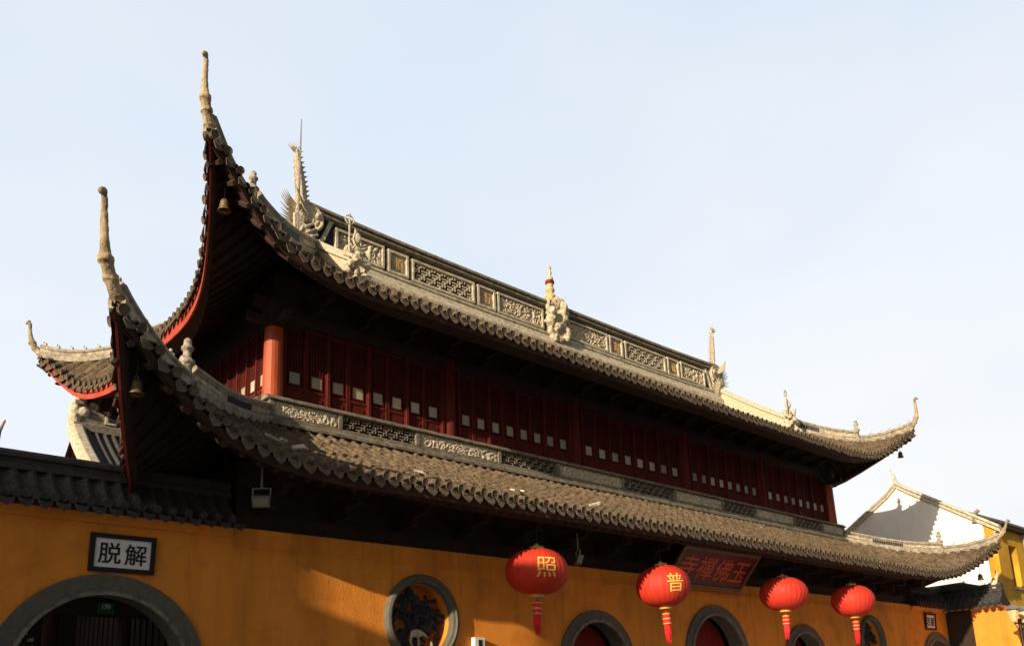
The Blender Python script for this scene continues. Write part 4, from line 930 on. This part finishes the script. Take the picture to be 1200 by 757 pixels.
for x, z, w_, h_ in wins:
    b = MB(); b.box((x, YF-.06, z), (x+w_, YF-.02, z+h_)); o = part('window', b, M['glassdark'], yb)
    b = MB(); b.box((x+.001, YF-.10, z), (x+.06, YF-.061, z+h_)); b.box((x+w_-.06, YF-.10, z), (x+w_-.001, YF-.061, z+h_)); b.box((x+w_/2-.03, YF-.10, z), (x+w_/2+.03, YF-.061, z+h_)); b.build('window_frame', M['door'], o, True)
    b = MB(); b.box((x-.08, YF-.38, z-.09), (x+w_+.08, YF-.301, z-.01)); b.build('window_sill', M['concrete'], o, True)
b = MB()
for s_, ye in ((-1, YF-.55), (1, YBk+.3)):
    P = []
    for i in range(70):
        for f_, h_ in ((0, -.02), (.3, .0), (.5, .08), (.8, 0)):
            P.append([Vector((GX+.1+(i+f_)*.21, YA+(ye-YA)*v, ZA+.05+(ZE-ZA)*v*1.05+h_)) for v in np.linspace(0, 1, 6)])
    b.grid(P)
part('roof', b, M['tile_dark'], yb)
b = MB(); b.box((GX+.02, YF-.52, ZE-.14), (47.9, YF-.302, ZE-.02)); part('eave_board', b, M['darkwood'], yb)
def verge(ys, zs, lo=-.12):
    b = MB(); n = len(ys); b.sweep([(GX-.02, y, z) for y, z in zip(ys, zs)], [(1, 0, 0)]*n, [(-.08, lo), (.2, lo), (.2, .06), (.12, .12), (-.12, .12), (-.17, .04), (-.10, -.02)]); return b
b = verge([YA, YA-.4, YA-1.2, YF-.5], [ZA+.42, ZA+.12, ZA-.42, ZE-.22]); q = verge([YA, YA+.35, YA+1.2, YBk+.3], [ZA+.42, ZA+.1, ZA-.45, ZE-.22], -.07); b.add(q.v, q.f); part('verge', b, M['stone'], yb)
b = MB(); b.tube([(GX, YA, ZA+.4), (GX-.03, YA+.05, ZA+.75), (GX-.05, YA+.15, ZA+1.05)], [.1, .06, .02], 6); part('ridge_finial', b, M['stone'], yb)
b = MB(); b.tube([(32.5, YF-.38, 0), (32.5, YF-.38, ZE-.1)], .05, 8); part('downpipe', b, M['concrete'], yb)
b = MB(); b.tube([(GX-.05, YF+.25, ZE+.1), (GX-.05, YF+.2, ZE+.4), (GX-.05, YF+.05, ZE+.5)], [.08, .08, .06], 6); part('verge_finial', b, M['moulding'], yb)

# ------------------------------------------------------------------ street lamp
slamp = empty('street_lamp', (26.35, 8.15, .095), 'twin headed street lamp on a dark post beside the ochre wing wall', 'street lamp')
b = MB(); b.lathe([(.14, 0), (.14, .3), (.07, .4), (.05, 1.2), (.045, 3.35)], n=12); b.build('post', M['black'], slamp, False)
b = MB(); b.tube([(-.42, 0, 3.22), (.42, 0, 3.22)], .025, 6); b.tube([(-.4, 0, 3.2), (0, 0, 2.95)], .015, 5); b.tube([(.4, 0, 3.2), (0, 0, 2.95)], .015, 5); b.build('crossarm', M['black'], slamp, False)
for s_ in (-1, 1):
    b = MB(); b.lathe([(.07, 3.26), (.08, 3.28), (.15, 3.56), (.15, 3.58)], (s_*.4, 0, 0), 8); h_ = b.build('lamp_head', M['lampglass'], slamp, False)
    b = MB(); b.lathe([(.24, 3.585), (.25, 3.60), (.09, 3.69), (.03, 3.74)], (s_*.4, 0, 0), 8); b.build('lamp_cap', M['metal'], h_, False)
# ------------------------------------------------------------------ row across the street
for x0, x1, h_, lab in ((-7, 12, 8.5, 'rendered shophouse across the street, facing the left gate wall'), (12.3, 33, 10.0, 'tallest rendered shophouse across the street, facing the hall'), (33.3, 58, 9.0, 'long rendered shophouse across the street, facing the yellow house')):
    sh = empty('shophouse', ((x0+x1)/2, -14, 0), lab, 'house', 'shophouses across the street')
    b = MB(); b.box((x0, -20, 0), (x1, -10, h_)); part('wall', b, M['shoprender'], sh)
    b = MB(); b.box((x0-.1, -20.2, h_+.001), (x1+.1, -9.7, h_+.16)); part('roof_slab', b, M['moulding'], sh)
    x = x0+1
    while x < x1-2:
        for z in range(1, int(h_)-2, 3):
            b = MB(); b.box((x, -9.999, z), (x+1.2, -9.94, z+1.6)); f_ = part('window', b, M['darkwood'], sh); b = MB(); b.box((x+.06, -9.939, z+.06), (x+1.14, -9.93, z+1.54)); b.build('pane', M['glassdark'], f_, True)
        x += 2.6
# ------------------------------------------------------------------ unseen block added left of the street, shaped to shade the wall
nb = empty('shade_block', (-18, 8, 0), 'unseen grey rendered block with a lower wing, added to shade the ochre wall', 'house')
b = MB(); b.box((-24, 6.54, 0), (-12, 16, 10.0)); part('main_block', b, M['concrete'], nb)
b = MB(); b.box((-24, 5.98, 7.601), (-12, 6.538, 8.40)); part('parapet', b, M['concrete'], nb)  # raised strip added to shade the lower left of the wall
b = MB(); b.box((-24, -1.0, 0), (-12, 6.538, 7.6)); part('low_wing', b, M['concrete'], nb)
b = MB(); b.box((-13.2, 4.16, 7.601), (-12.05, 5.30, 10.02)); part('stair_hut', b, M['concrete'], nb)  # unseen rooftop box added so its shadow covers the first lantern
b = MB(); b.box((-24.2, 6.42, 10.001), (-11.8, 16.2, 10.12)); part('roof_slab', b, M['moulding'], nb)
for y, z in [(8, 1.2), (10.5, 1.2), (13, 1.2), (8, 4.2), (10.5, 4.2), (13, 4.2), (8, 7.2), (10.5, 7.2), (13, 7.2), (.5, 1.2), (3, 1.2), (.5, 4.2), (3, 4.2)]:
    b = MB(); b.box((-11.999, y, z), (-11.95, y+1.1, z+1.5)); f_ = part('window', b, M['whitepaint'], nb); b = MB(); b.box((-11.949, y+.06, z+.06), (-11.94, y+1.04, z+1.44)); b.build('pane', M['glassdark'], f_, True)
